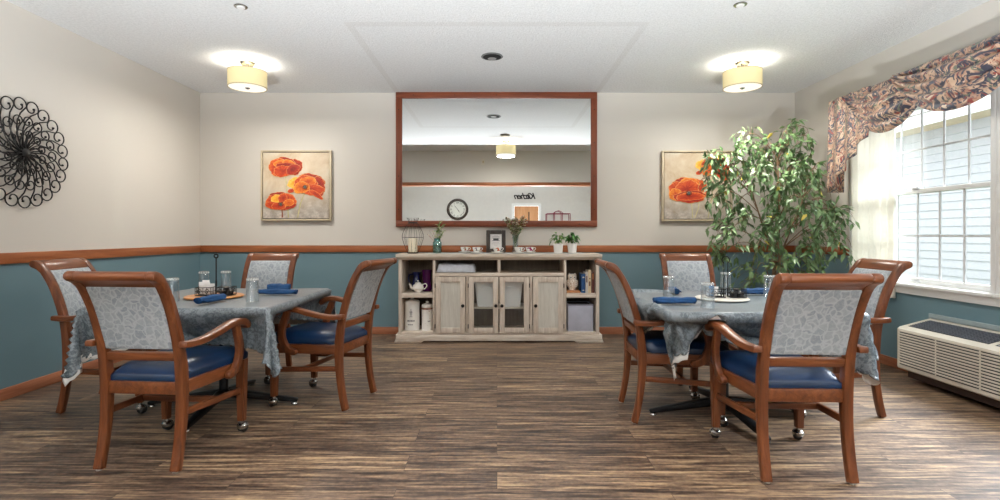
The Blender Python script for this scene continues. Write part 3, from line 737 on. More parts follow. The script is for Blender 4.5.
def drape(specs):
    """lets both cloths fall over their tables, then pushes the chairs in against them"""
    N, S = 60, 0.80; tmp = []
    def collider(o, fr):
        o.modifiers.new('c', 'COLLISION'); q = o.collision; q.thickness_outer = 0.003 if fr > 20 else 0.012; q.thickness_inner = 0.03; q.cloth_friction = fr; q.damping = 0.3; tmp.append(o)
    for r in CH.values():
        bm = bmesh.new()
        for c in kids(r):
            if c.name.split('.')[0] in ('leg', 'arm', 'arm_support', 'seat_cushion', 'back_panel', 'back_rail', 'top_rail', 'seat_frame'): bm.from_mesh(c.data)
        me = bpy.data.meshes.new('chair_collider'); bm.to_mesh(me); bm.free()
        o = bpy.data.objects.new('chair_collider', me); col.objects.link(o); rz = r.rotation_euler.z; o.rotation_euler = (0, 0, rz)
        f = Vector((-math.sin(rz), math.cos(rz), 0)); L = Vector(r.location)
        o.location = L - f * 0.85; o.keyframe_insert('location', frame=1); o.keyframe_insert('location', frame=50)
        o.location = L; o.keyframe_insert('location', frame=115); collider(o, 5.0)
    cl = {}
    for k, (x, y), rot, sh in specs:
        o = MB().lim(-TS, TS, -TS, TS, TH - 0.032, TH, 0.006).build('top_collider', None); o.location = (x, y, 0); collider(o, 30)
        b = bmesh.new(); V = []
        for i in range(N + 1):
            for j in range(N + 1):
                u = (i / N * 2 - 1) * S; v = (j / N * 2 - 1) * S
                V.append(b.verts.new((u * math.cos(rot) - v * math.sin(rot) + sh[0], u * math.sin(rot) + v * math.cos(rot) + sh[1], TH + 0.006)))
        for i in range(N):
            for j in range(N):
                a = i * (N + 1) + j; b.faces.new((V[a], V[a + N + 1], V[a + N + 2], V[a + 1]))
        me = bpy.data.meshes.new('falling_cloth'); b.to_mesh(me); b.free()
        o = bpy.data.objects.new('falling_cloth', me); col.objects.link(o); o.location = (x, y, 0); tmp.append(o)
        vg = o.vertex_groups.new(name='pin')
        vg.add([i * (N + 1) + j for i in range(N + 1) for j in range(N + 1) if max(abs(i / N * 2 - 1), abs(j / N * 2 - 1)) * S < 0.46], 1.0, 'REPLACE')
        m = o.modifiers.new('cloth', 'CLOTH'); s = m.settings
        s.quality = 9; s.mass = 0.35; s.tension_stiffness = 18; s.compression_stiffness = 12; s.shear_stiffness = 4; s.bending_stiffness = 0.03
        s.tension_damping = 8; s.compression_damping = 8; s.shear_damping = 6; s.bending_damping = 0.6; s.air_damping = 2.0; s.vertex_group_mass = 'pin'
        c = m.collision_settings; c.use_collision = True; c.distance_min = 0.004; c.collision_quality = 4; c.use_self_collision = True; c.self_distance_min = 0.004
        m.point_cache.frame_end = 150; cl[k] = o
    sc.frame_start = 1; sc.frame_end = 150
    for f in range(1, 151): sc.frame_set(f)
    dg = bpy.context.evaluated_depsgraph_get(); out = {}
    for k, o in cl.items():
        me = o.evaluated_get(dg).to_mesh(); out[k] = ([tuple(v.co) for v in me.vertices], N)
    for o in tmp:
        me = o.data
        if o.animation_data: 
            ac = o.animation_data.action; o.animation_data_clear(); bpy.data.actions.remove(ac)
        bpy.data.objects.remove(o); bpy.data.meshes.remove(me)
    sc.frame_set(1); sc.frame_end = 1
    return out
try:
    DR = drape((('L', TL, 0.02, (0, 0)), ('R', TR, -0.03, (-0.02, -0.01))))
    for k in DR:        # a cloth that ran away falls back to the calculated drape
        if min(p[2] for p in DR[k][0]) < 0.15 or max(p[2] for p in DR[k][0]) > 0.85: DR[k] = cloth_pts(3)
except Exception:
    DR = {'L': cloth_pts(3), 'R': cloth_pts(5)}
build_cloth(*DR['L'], (*TL, 0), 'blue-grey damask tablecloth draped over the left dining table', 0.04)
build_cloth(*DR['R'], (*TR, 0), 'blue-grey damask tablecloth draped over the right dining table, white lining showing', 0.085)
# ------------------------------------------------------------------ sideboard
SB = thing('sideboard', 'long whitewashed wooden sideboard with two glass doors under the mirror', 'sideboard', (0, 5.46, 0))
SBY = 0.41
ZT = 0.932
b = MB()
b.prism([(0.0 - 0.025, ZT), (SBY, ZT), (SBY, ZT - 0.062), (0.0, ZT - 0.062), (-0.012, ZT - 0.045), (-0.025, ZT - 0.030)], 'x', -1.072, 1.112, 0.003)
b.build('top', M['wash_x'], SB)
def sbox(nm, x0, x1, y0, y1, z0, z1, m): return MB().lim(x0, x1, y0, y1, z0, z1, 0.003).build(nm, m, SB)
zt = ZT - 0.062
for x0, x1 in ((-1.045, -1.012), (1.052, 1.085)): sbox('side_panel', x0, x1, 0.0, SBY, 0.078, zt, M['wash_z'])
for x0, x1 in ((-0.683, -0.658), (0.711, 0.736)): sbox('divider', x0, x1, 0.0, SBY - 0.012, 0.106, zt, M['wash_z'])
sbox('divider', 0.006, 0.038, 0.004, SBY - 0.012, 0.73, zt, M['wash_z'])
sbox('divider', -0.330, -0.306, 0.004, SBY - 0.012, 0.106, 0.694, M['wash_z'])
sbox('divider', 0.345, 0.376, 0.004, SBY - 0.012, 0.106, 0.694, M['wash_z'])
sbox('back_panel', -1.012, 1.052, SBY - 0.012, SBY, 0.078, zt, M['carcass'])
sbox('shelf', -0.658, 0.711, 0.002, SBY - 0.012, 0.694, 0.730, M['wash_x'])
sbox('shelf', -1.012, -0.683, 0.004, SBY - 0.012, 0.468, 0.515, M['wash_x'])
sbox('shelf', 0.736, 1.052, 0.004, SBY - 0.012, 0.468, 0.515, M['wash_x'])
sbox('shelf', -0.306, 0.345, 0.03, SBY - 0.012, 0.346, 0.362, M['wash_x'])
sbox('bottom_board', -1.012, 1.052, 0.0, SBY - 0.012, 0.078, 0.106, M['wash_x'])
b = MB()
b.prism([(-1.085, 0.0), (-0.80, 0.0), (-0.775, 0.016), (0.815, 0.016), (0.84, 0.0), (1.125, 0.0), (1.105, 0.055), (1.095, 0.078), (-1.055, 0.078), (-1.065, 0.055)], 'y', -0.028, 0.0, 0.003)
for x0, x1 in ((-1.075, -1.03), (1.07, 1.115)): b.lim(x0, x1, 0.0, SBY, 0.0, 0.078, 0.003)
b.build('plinth', M['wash_x'], SB)
def door(x0, x1, glass, knob_right):
    z0, z1, f = 0.098, 0.690, 0.056
    b = MB()
    b.lim(x0, x0 + f, -0.02, 0.0, z0, z1, 0.002); b.lim(x1 - f, x1, -0.02, 0.0, z0, z1, 0.002)
    b.lim(x0 + f, x1 - f, -0.02, 0.0, z0, z0 + f, 0.002); b.lim(x0 + f, x1 - f, -0.02, 0.0, z1 - f, z1, 0.002)
    d = b.build('door', M['wash_z'], SB)
    if glass: MB().lim(x0 + f - 0.004, x1 - f + 0.004, -0.010, -0.007, z0 + f - 0.004, z1 - f + 0.004).build('glass_pane', M['cab_glass'], d, smooth=0)
    else: MB().lim(x0 + f - 0.004, x1 - f + 0.004, -0.011, -0.003, z0 + f - 0.004, z1 - f + 0.004).build('door_panel', M['wash_panel'], d, smooth=0)
    kx = x1 - 0.026 if knob_right else x0 + 0.026
    k = MB(); rm = Matrix.Translation((kx, -0.02, 0.388)) @ Matrix.Rotation(PI / 2, 4, 'X')
    k.lathe([(0, 0), (0.009, 0), (0.008, 0.010), (0.016, 0.016), (0.018, 0.022), (0.012, 0.029), (0, 0.030)], seg=16, M=rm).build('knob', M['black_iron'], d)
    hx = x0 - 0.003 if knob_right else x1 + 0.003
    for hz in (0.17, 0.60):
        h = MB(); h.cyl((hx, -0.022, hz - 0.022), (hx, -0.022, hz + 0.022), 0.0045, seg=8); h.build('hinge', M['black_iron'], d)
door(-0.651, -0.335, False, True); door(-0.301, 0.014, True, True); door(0.026, 0.340, True, False); door(0.381, 0.704, False, False)

def obj(name, mb, m, label, cat, loc=(0, 0, 0), rot=0.0, group=None, smooth=40):
    return tag(mb.build(name, m, None, loc, smooth, rot), label, cat, group)
TZ = ZT + 0.001
# table runner
b = MB(); rr = random.Random(4)
b.grid(lambda u, v: (-0.77 + 1.72 * u, 5.478 + 0.35 * v - 0.006 * abs(math.sin(u * 70)) * (1 - v), TZ + 0.0015 + 0.001 * math.sin(u * 40) * math.sin(v * 9)), 140, 8)
ro = obj('table_runner', b, M['cloth_back'], 'thin white cloth runner laid along the sideboard top', 'runner')
so = ro.modifiers.new('thickness', 'SOLIDIFY'); so.thickness = 0.001; so.offset = 1
TR_Z = TZ + 0.0045
# candle lantern
lan = thing('candle_lantern', 'black wire onion-shaped lantern at the left end of the sideboard top', 'lantern', (-0.92, 5.63, TZ))
MB().lathe([(0, 0), (0.058, 0), (0.062, 0.006), (0.056, 0.012), (0, 0.010)], seg=24).build('base', M['black_iron'], lan)
lp = smoothpath([(0.056, 0.008), (0.085, 0.07), (0.116, 0.16), (0.112, 0.22), (0.075, 0.295), (0.048, 0.335), (0.052, 0.36), (0.066, 0.39)], 4)
for q in range(12):
    a = 2 * PI * q / 12
    MB().tube([(r * math.cos(a), r * math.sin(a), z) for r, z in lp], 0.0016, 5).build('wire', M['black_iron'], lan)
for r, z, t_ in ((0.116, 0.175, 0.0022), (0.048, 0.335, 0.006)):
    MB().tube([(r * math.cos(2 * PI * k / 28), r * math.sin(2 * PI * k / 28), z) for k in range(28)], t_, 6, closed=True).build('ring', M['black_iron'], lan)
cdl = thing('pillar_candle', 'cream pillar candle standing inside the black wire lantern', 'candle', (-0.92, 5.63, TZ + 0.0125))
MB().lathe([(0, 0), (0.047, 0), (0.049, 0.004), (0.049, 0.148), (0.045, 0.154), (0.02, 0.148), (0, 0.147)], seg=24).build('wax', plain('cream_wax', rgb(236, 226, 202), 0.5, var=0.05, scale=40), cdl)
MB().cyl((0, 0, 0.146), (0.002, 0, 0.160), 0.0015, seg=6).build('wick', M['black_iron'], cdl)

def leaf_shape(mb, p, d, n, L, w, mi=0, bend=0.25):
    """one pointed folded leaf: p base, d direction, n up-ish"""
    d = d.normalized(); s = d.cross(n)
    if s.length < 1e-4: s = d.orthogonal()
    s = s.normalized(); u = s.cross(d)
    bm = mb.bm
    def P(t, k, h): return bm.verts.new(p + d * (L * t) + s * (w * k) + u * (h * L) - Vector((0, 0, 1)) * (bend * L * t * t))
    a = P(0, 0, 0); t1 = P(0.32, 0.5, 0.05); t2 = P(0.32, -0.5, 0.05); m1 = P(0.36, 0, -0.02); e1 = P(0.7, 0.30, 0.03); e2 = P(0.7, -0.30, 0.03); m2 = P(0.72, 0, -0.02); z = P(1, 0, 0)
    for f in ((a, m1, t1), (a, t2, m1), (m1, m2, e1, t1), (m1, t2, e2, m2), (m2, z, e1), (m2, e2, z)):
        q = bm.faces.new(f); q.material_index = mi; q.smooth = True

def rv(r): return Vector((r.uniform(-1, 1), r.uniform(-1, 1), r.uniform(-1, 1)))
# glass jar with greenery
jar = thing('jar_vase', 'blue-green glass jar of greenery beside the wire lantern on the sideboard', 'vase', (-0.655, 5.64, TR_Z))
MB().lathe([(0, 0), (0.044, 0), (0.050, 0.008), (0.050, 0.115), (0.036, 0.135), (0.037, 0.160), (0.034, 0.160), (0.033, 0.136), (0.046, 0.113), (0.046, 0.011), (0.040, 0.005), (0, 0.005)], seg=24).build('jar', M['jar_glass'], jar)
MB().lathe([(0, 0.006), (0.0445, 0.007), (0.0445, 0.085), (0, 0.085)], seg=24).build('water', thin_glass('jar_water', (0.60, 0.76, 0.66, 1), 0.0), jar)
r = random.Random(11)
def sprig(parent, tips, stem_m, leaf_ms, L, w, per, seed, rad=0.0016, blossoms=None):
    r = random.Random(seed)
    for tip in tips:
        tip = Vector(tip); mid = Vector((tip.x * 0.25, tip.y * 0.25, tip.z * 0.55))
        pth = [Vector(q) for q in smoothpath([(0.004 * r.uniform(-1, 1), 0.004 * r.uniform(-1, 1), 0.012), tuple(mid), tuple(tip)], 5)]
        sb = MB(); sb.tube(pth, [rad] * (len(pth) - 1) + [rad * 0.5], 5); st = sb.build('stem', stem_m, parent)
        lf = MB()
        for k in range(per):
            t = 0.52 + 0.48 * (k + r.random()) / per; i = min(len(pth) - 2, int(t * (len(pth) - 1))); p = pth[i].lerp(pth[i + 1], t * (len(pth) - 1) - i)
            dd = rv(r); dd.z = abs(dd.z) * 0.6 + 0.1
            leaf_shape(lf, p, dd, Vector((0, 0, 1)) + rv(r) * 0.4, L * r.uniform(0.7, 1.2), w, r.randrange(len(leaf_ms)))
        lf.build('leaves' if not blossoms else blossoms, leaf_ms, st, smooth=0)
sprig(jar, [(0.03, 0.0, 0.36), (0.06, 0.01, 0.30), (0.0, -0.02, 0.25), (0.075, 0.0, 0.24), (0.02, 0.02, 0.30)], M['green_stem'], [M['leaf_pale'], M['leaf2'], M['leaf_pale']], 0.050, 0.026, 13, 3)
sprig(jar, [(-0.09, 0.0, 0.25), (-0.115, 0.01, 0.21), (-0.05, 0.0, 0.24)], M['brown_stem'], [M['petal_dry'], M['petal_pink']], 0.026, 0.015, 9, 5, 0.001, 'seed_heads')

# cups and saucers
def print_china(name, c1, c2, dens):
    t = NT(name); v = t.coord(); s = t.n('SeparateXYZ', Vector=v)
    f = t.noise(v, 34, 2, 0.5, 0.6); g = t.noise(v, 48, 2)
    band = t.math('MULTIPLY', t.math('GREATER_THAN', s.outputs[2], 0.018), t.math('LESS_THAN', s.outputs[2], 0.054))
    k = t.math('MULTIPLY', t.math('GREATER_THAN', f, dens), band)
    c = t.mix(k, rgb(240, 238, 234), t.mix(t.math('GREATER_THAN', g, 0.52), c1, c2))
    return t.pbsdf(Base_Color=c, Roughness=0.15, Specular_IOR_Level=0.6)
prints = [print_china('china_green_gold_print', rgb(146, 128, 70), rgb(180, 96, 80), 0.56), print_china('china_lilac_print', rgb(140, 112, 140), rgb(110, 120, 90), 0.58),
          print_china('china_orange_rose_print', rgb(206, 110, 60), rgb(182, 84, 60), 0.54), print_china('china_grey_print', rgb(150, 146, 160), rgb(120, 130, 120), 0.62), print_china('china_magenta_print', rgb(150, 34, 92), rgb(176, 60, 110), 0.50)]
cups = [(-0.357, 5.66, 'green and gold flowers', 'outermost left'), (-0.222, 5.57, 'pale lilac flowers', 'just left of the dark picture frame'),
        (0.002, 5.53, 'an orange rose', 'in front of the dark picture frame'), (0.232, 5.54, 'a faint grey pattern', 'in front of the glass vase'), (0.354, 5.60, 'magenta flowers', 'right of the glass vase')]
cup_me = sau_me = han_me = None
for (x, y, w, where), pm in zip(cups, prints):
    s_ = MB(); s_.lathe([(0, 0), (0.036, 0), (0.040, 0.004), (0.064, 0.011), (0.070, 0.015), (0.068, 0.0165), (0.040, 0.008), (0, 0.0065)], seg=32)
    obj('saucer', s_, M['china'], 'white saucer under the teacup with %s, %s' % (w, where), 'saucer', (x, y, TR_Z), group='saucers on the sideboard')
    c_ = thing('teacup', 'white teacup with %s, %s' % (w, where), 'cup', (x, y, TR_Z + 0.0090), 0.25 * math.sin(x * 9), 'teacups on the sideboard')
    MB().lathe([(0, 0), (0.022, 0), (0.024, 0.006), (0.032, 0.014), (0.041, 0.032), (0.045, 0.056), (0.0435, 0.056), (0.039, 0.032), (0.030, 0.016), (0, 0.010)], seg=32).build('bowl', pm, c_)
    MB().tube(smoothpath([(0.042, 0, 0.046), (0.058, 0, 0.050), (0.066, 0, 0.040), (0.056, 0, 0.024), (0.038, 0, 0.020)], 5), 0.0032, 8).build('handle', M['china'], c_)

# picture frame with certificate
pf = thing('picture_frame', 'dark ornate tabletop frame holding a white certificate, in the middle of the sideboard', 'picture frame', (-0.012, 5.735, TR_Z))
tilt = Matrix.Rotation(-0.14, 4, 'X')
fw = wood('dark_carved_frame', rgb(34, 26, 22), rgb(54, 43, 36), rgb(84, 70, 58), 'z', 0.5, 3)
b = MB()
for x0, x1, z0, z1 in ((-0.108, -0.064, 0, 0.252), (0.064, 0.108, 0, 0.252), (-0.064, 0.064, 0, 0.044), (-0.064, 0.064, 0.208, 0.252)): b.lim(x0, x1, -0.012, 0.012, z0, z1, 0.006, tilt)
for x0, x1, z0, z1 in ((-0.074, -0.066, 0.03, 0.222), (0.066, 0.074, 0.03, 0.222), (-0.074, 0.074, 0.036, 0.043), (-0.074, 0.074, 0.209, 0.216)): b.lim(x0, x1, -0.017, -0.008, z0, z1, 0.003, tilt)
b.build('frame', fw, pf)
ct = MB().lim(-0.066, 0.066, -0.004, 0.004, 0.042, 0.210, 0, tilt).build('certificate', plain('certificate_paper', rgb(232, 230, 228), 0.6, var=0.01), pf, smooth=0)
b = MB(); r = random.Random(2)
for k, z in enumerate((0.188, 0.172, 0.156, 0.143, 0.130, 0.112, 0.097, 0.082)):
    w = (0.024, 0.040, 0.046, 0.030, 0.044, 0.036, 0.046, 0.020)[k]; b.lim(-w, w, -0.0052, -0.004, z, z + (0.007 if k in (1, 4) else 0.0025), 0, tilt)
b.build('lettering', plain('grey_ink', rgb(150, 148, 150), 0.6), ct, smooth=0)
b = MB(); b.prism([(0.010, 0.02), (0.016, 0.16), (0.10, 0.001), (0.094, 0.001)], 'x', -0.03, 0.03, 0.001); b.build('easel_stand', M['black_iron'], pf)

# glass vase with dried flowers
va = thing('flower_vase', 'clear glass vase of small dried flowers right of the picture frame', 'vase', (0.205, 5.72, TR_Z))
MB().lathe([(0, 0), (0.036, 0), (0.040, 0.006), (0.034, 0.06), (0.030, 0.12), (0.038, 0.19), (0.042, 0.205), (0.040, 0.205), (0.035, 0.19), (0.027, 0.12), (0.031, 0.06), (0.034, 0.010), (0, 0.008)], seg=24).build('vase', M['vase_glass'], va)
r = random.Random(21)
tips = [(r.uniform(-0.13, 0.13), r.uniform(-0.04, 0.04), r.uniform(0.29, 0.40)) for _ in range(24)] + [(0.10, 0, 0.41), (0.085, 0.02, 0.40), (-0.12, 0, 0.35)]
sprig(va, tips, M['green_stem'], [M['petal_dry'], M['leaf_pale'], M['petal_dry'], M['brown_stem']], 0.034, 0.022, 14, 8, 0.0016, 'blossoms')
sprig(va, [(0.03, 0.0, 0.27), (-0.03, 0.01, 0.26), (0.06, 0.0, 0.26)], M['green_stem'], [M['leaf2'], M['leaf3']], 0.045, 0.02, 8, 9)

# two small potted plants
def pot(x, y, label, mats, seed, spread, up, L, w, per, tall):
    p = thing('potted_plant', label, 'plant', (x, y, TR_Z))
    MB().lathe([(0, 0), (0.042, 0), (0.045, 0.004), (0.053, 0.098), (0.054, 0.104), (0.050, 0.104), (0.049, 0.09), (0, 0.088)], seg=28).build('pot', M['pot_white'], p)
    MB().lathe([(0, 0.092), (0.0485, 0.091), (0.048, 0.0885), (0, 0.0885)], seg=20).build('soil', plain('potting_soil', rgb(60, 46, 36), 0.9, scale=60), p)
    r = random.Random(seed)
    for k in range(13):
        a = 2 * PI * k / 13 + r.uniform(-0.3, 0.3); ss = spread * r.uniform(0.4, 1.0); h = 0.10 + up * r.uniform(0.4, 1.0) * tall
        pth = [Vector(q) for q in smoothpath([(0.01 * math.cos(a), 0.01 * math.sin(a), 0.09), (0.5 * ss * math.cos(a), 0.4 * ss * math.sin(a), h), (ss * math.cos(a), 0.6 * ss * math.sin(a), h + 0.02 - 0.06 * (ss / spread))], 5)]
        st = MB().tube(pth, 0.0014, 5).build('stem', M['green_stem'], p)
        lf = MB()
        for q in range(per):
            i = r.randrange(3, len(pth)); dd = Vector((math.cos(a), math.sin(a), 0.1)) + rv(r) * 0.8
            leaf_shape(lf, pth[i], dd, Vector((0, -0.3, 1)) + rv(r) * 0.3, L * r.uniform(0.7, 1.2), w, r.randrange(len(mats)), 0.5)
        lf.build('leaves', mats, st, smooth=0)
pot(0.664, 5.58, 'small pale variegated plant in a white pot, beside a darker one on the sideboard', [M['leaf2'], M['leaf_pale'], M['leaf2']], 31, 0.098, 0.13, 0.046, 0.024, 5, 0.85)
pot(0.826, 5.66, 'small dark green plant in a white pot at the right end of the sideboard top', [M['leaf3'], M['leaf3'], M['leaf2']], 32, 0.078, 0.14, 0.046, 0.038, 5, 0.9)

# ---- things inside the sideboard
obj('folded_tablecloth', MB().grid(lambda u, v: (-0.645 + 0.415 * u, 5.49 + 0.25 * v, 0.7365 + (0.088 - 0.010 * u) * (math.sin(PI * min(1, v * 5) / 2) ** 0.7) * min(1, min(u, 1 - u) * 14 + 0.25) * (1 + 0.05 * math.sin(u * 17 + v * 11))), 40, 20),
    plain('plastic_wrapped_linen', rgb(206, 212, 224), 0.25, var=0.12, scale=24), 'folded white tablecloth in plastic on the upper left shelf of the sideboard', 'tablecloth')
o = bpy.data.objects['folded_tablecloth']; so = o.modifiers.new('thickness', 'SOLIDIFY'); so.thickness = 0.004; so.offset = -1
tp_ = thing('teapot', 'white china teapot on the upper left shelf of the sideboard', 'teapot', (-0.852, 5.56, 0.516))
MB().lathe([(0, 0), (0.028, 0), (0.030, 0.006), (0.050, 0.022), (0.062, 0.050), (0.054, 0.078), (0.034, 0.092), (0.032, 0.094), (0, 0.094)], seg=32).build('pot', M['china'], tp_)
MB().lathe([(0.034, 0.095), (0.030, 0.103), (0.014, 0.111), (0.005, 0.114), (0.010, 0.122), (0.007, 0.130), (0, 0.131)], seg=24).build('lid', M['china'], tp_)
MB().tube(smoothpath([(-0.045, 0, 0.035), (-0.072, 0, 0.048), (-0.082, 0, 0.075), (-0.098, 0, 0.092)], 5), [0.016 - 0.010 * k / 15 for k in range(16)], 10).build('spout', M['china'], tp_)
MB().tube(smoothpath([(0.046, 0, 0.080), (0.080, 0, 0.094), (0.094, 0, 0.070), (0.074, 0, 0.040), (0.052, 0, 0.034)], 5), 0.005, 8).build('handle', M['china'], tp_)
NAVY = plain('navy_glaze', rgb(24, 34, 84), 0.18); PURP = plain('purple_glaze', rgb(76, 18, 82), 0.18)
pi_ = thing('pitcher', 'navy blue glazed pitcher behind the white teapot', 'pitcher', (-0.892, 5.70, 0.516))
MB().lathe([(0, 0), (0.040, 0), (0.052, 0.03), (0.055, 0.08), (0.036, 0.14), (0.034, 0.175), (0.045, 0.205), (0.042, 0.205), (0.031, 0.175), (0.033, 0.14), (0.05, 0.08), (0, 0.012)], seg=28).build('body', NAVY, pi_)
MB().tube(smoothpath([(-0.038, 0, 0.185), (-0.078, 0, 0.175), (-0.085, 0, 0.12), (-0.054, 0, 0.08)], 5), 0.006, 8).build('handle', NAVY, pi_)
MB().prism([(0.036, 0.192), (0.064, 0.212), (0.040, 0.206)], 'y', -0.012, 0.012, 0.002).build('spout', NAVY, pi_)
obj('vase', MB().lathe([(0, 0), (0.045, 0), (0.048, 0.02), (0.044, 0.10), (0.050, 0.20), (0.056, 0.232), (0.053, 0.232), (0.046, 0.20), (0.040, 0.10), (0, 0.012)], seg=28), PURP, 'purple glazed vase behind the white teapot, next to the navy pitcher', 'vase', (-0.775, 5.70, 0.516))
def worn_white(name, seedoff):
    t = NT(name); v = t.coord(); z = t.n('SeparateXYZ', Vector=v).outputs[2]
    n1 = t.noise(v, 26, 5, 0.7)
    c = t.mix(t.ramp(n1, [(0.66 - seedoff, (0, 0, 0, 1)), (0.70 - seedoff, (1, 1, 1, 1))]), rgb(240, 238, 233), rgb(158, 112, 92))
    return t.pbsdf(Base_Color=c, Roughness=0.5)
for x, y, rr_, h, sd, lb in ((-0.922, 5.60, 0.080, 0.295, 0.0, 'taller distressed white canister with dark script on the bottom left shelf'), (-0.757, 5.58, 0.058, 0.255, 0.05, 'shorter distressed white canister with rusty rim on the bottom left shelf')):
    cn = thing('canister', lb, 'canister', (x, y, 0.107), 0, 'lidded canisters in the sideboard')
    wm = worn_white('worn_white_enamel', sd)
    bo = MB().lathe([(0, 0), (rr_, 0), (rr_ + 0.002, 0.006), (rr_, 0.012), (rr_, h - 0.01), (rr_ + 0.002, h - 0.004), (rr_ - 0.003, h), (0, h)], seg=36).build('body', wm, cn)
    MB().lathe([(0, h + 0.0005), (rr_ + 0.001, h + 0.0005), (rr_ + 0.002, h + 0.008), (rr_ * 0.9, h + 0.022), (rr_ * 0.3, h + 0.034), (0.012, h + 0.036), (0.018, h + 0.048), (0.014, h + 0.056), (0, h + 0.058)], seg=36).build('lid', wm, cn)
    if sd: MB().lathe([(rr_ + 0.0012, h - 0.030), (rr_ + 0.0028, h - 0.026), (rr_ + 0.0028, h - 0.016), (rr_ + 0.0012, h - 0.012), (rr_ + 0.0012, h - 0.030)], seg=36).build('rusty_band', plain('rust', rgb(136, 92, 70), 0.8, var=0.3, scale=70), cn)
    # a printed fleur and two lines of script on the front
    ink = plain('grey_print', rgb(120, 116, 120), 0.6); p = MB()
    def onfront(mb, a0, a1, z0, z1):
        mb.grid(lambda u, v: ((rr_ + 0.0012) * math.sin(a0 + (a1 - a0) * u), -(rr_ + 0.0012) * math.cos(a0 + (a1 - a0) * u), z0 + (z1 - z0) * v), 6, 1)
    if sd == 0.0:
        for a0, a1, z0, z1 in ((-0.03, 0.03, 0.155, 0.235), (-0.16, -0.06, 0.19, 0.205), (0.06, 0.16, 0.19, 0.205), (-0.20, 0.20, 0.148, 0.153), (-0.13, -0.08, 0.165, 0.215), (0.08, 0.13, 0.165, 0.215)): onfront(p, a0, a1, z0, z1)
        k = -0.55
        for w in (0.12, 0.16, 0.10, 0.18, 0.12, 0.14): onfront(p, k, k + w, 0.098, 0.114); k += w + 0.04
        k = -0.42
        for w in (0.14, 0.10, 0.16, 0.12): onfront(p, k, k + w, 0.060, 0.070); k += w + 0.05
    else:
        k = 0.25
        for w in (0.14, 0.10, 0.16): onfront(p, k, k + w, 0.095, 0.108); k += w + 0.04
    p.build('print', ink, bo, smooth=0)

BIN = plain('white_plastic', rgb(238, 240, 244), 0.4, var=0.01)
for x, lb in ((-0.118, 'white tapered plastic bin behind the left glass door of the sideboard'), (0.155, 'white tapered plastic bin behind the right glass door of the sideboard')):
    bn = thing('storage_bin', lb, 'bin', (x, 5.63, 0.363), 0, 'white bins behind the glass doors')
    bb = bmesh.new(); R_ = []
    for s_, z in ((0.80, 0.0), (1.0, 0.25), (1.04, 0.25), (1.04, 0.262), (0.97, 0.262), (0.78, 0.006)):
        R_.append([bb.verts.new((sx * 0.118 * s_, sy * 0.11 * s_, z)) for sx, sy in ((-1, -1), (1, -1), (1, 1), (-1, 1))])
    for A, B in zip(R_, R_[1:]):
        for i in range(4): bb.faces.new((A[i], A[(i + 1) % 4], B[(i + 1) % 4], B[i]))
    bb.faces.new(R_[0][::-1]); bb.faces.new(R_[-1]); bmesh.ops.recalc_face_normals(bb, faces=bb.faces)
    bmesh.ops.bevel(bb, geom=[e for e in bb.edges if abs(e.verts[0].co.z - e.verts[1].co.z) > 0.1], offset=0.016, segments=3, affect='EDGES')
    MB()._add(bb).build('tub', BIN, bn)
    MB().lim(-0.05, 0.05, -0.128, -0.121, 0.205, 0.225, 0.004).build('grip', BIN, bn)
ow = thing('owl_figurine', 'white ceramic owl figurine standing on a flat book in the sideboard', 'figurine', (0.812, 5.57, 0.5405))
OWL = NT('owl_glaze'); v_ = OWL.coord(); k_ = OWL.n('TexVoronoi', {'feature': 'DISTANCE_TO_EDGE'}, Vector=v_, Scale=60).outputs[0]
OWLM = OWL.pbsdf(Base_Color=OWL.mix(OWL.ramp(k_, [(0.02, (1, 1, 1, 1)), (0.10, (0, 0, 0, 1))]), rgb(236, 229, 219), rgb(186, 154, 128)), Roughness=0.3)
b = MB(); b.lathe([(0, 0), (0.036, 0), (0.040, 0.006), (0.034, 0.014), (0.046, 0.04), (0.052, 0.075), (0.047, 0.105), (0.044, 0.115), (0.049, 0.135), (0.046, 0.158), (0.028, 0.172), (0, 0.176)], seg=28); b.build('body', OWLM, ow)
for s_ in (-1, 1):
    MB().lathe([(0.016, 0), (0.010, 0.014), (0, 0.026)], (s_ * 0.030, -0.006, 0.160), 10).build('ear', OWLM, ow)
    e_ = MB().lathe([(0, 0.006), (0.012, 0.004), (0.016, 0), (0.016, -0.004)], seg=18, M=Matrix.Translation((s_ * 0.019, -0.044, 0.140)) @ Matrix.Rotation(PI / 2, 4, 'X') ).build('eye', M['china'], ow)
    MB().sphere((s_ * 0.019, -0.0495, 0.140), 0.0065, 10).build('pupil', M['black_iron'], e_)
    MB().lathe([(0, -0.045), (0.012, -0.03), (0.017, 0.0), (0.012, 0.03), (0, 0.04)], seg=12, M=Matrix.Translation((s_ * 0.047, -0.014, 0.072)) @ Matrix.Rotation(s_ * 0.1, 4, 'Y')).build('wing', OWLM, ow)
MB().lathe([(0.006, 0), (0.003, -0.008), (0, -0.014)], (0, -0.051, 0.130), 8).build('beak', plain('ochre_glaze', rgb(196, 150, 84), 0.3), ow)
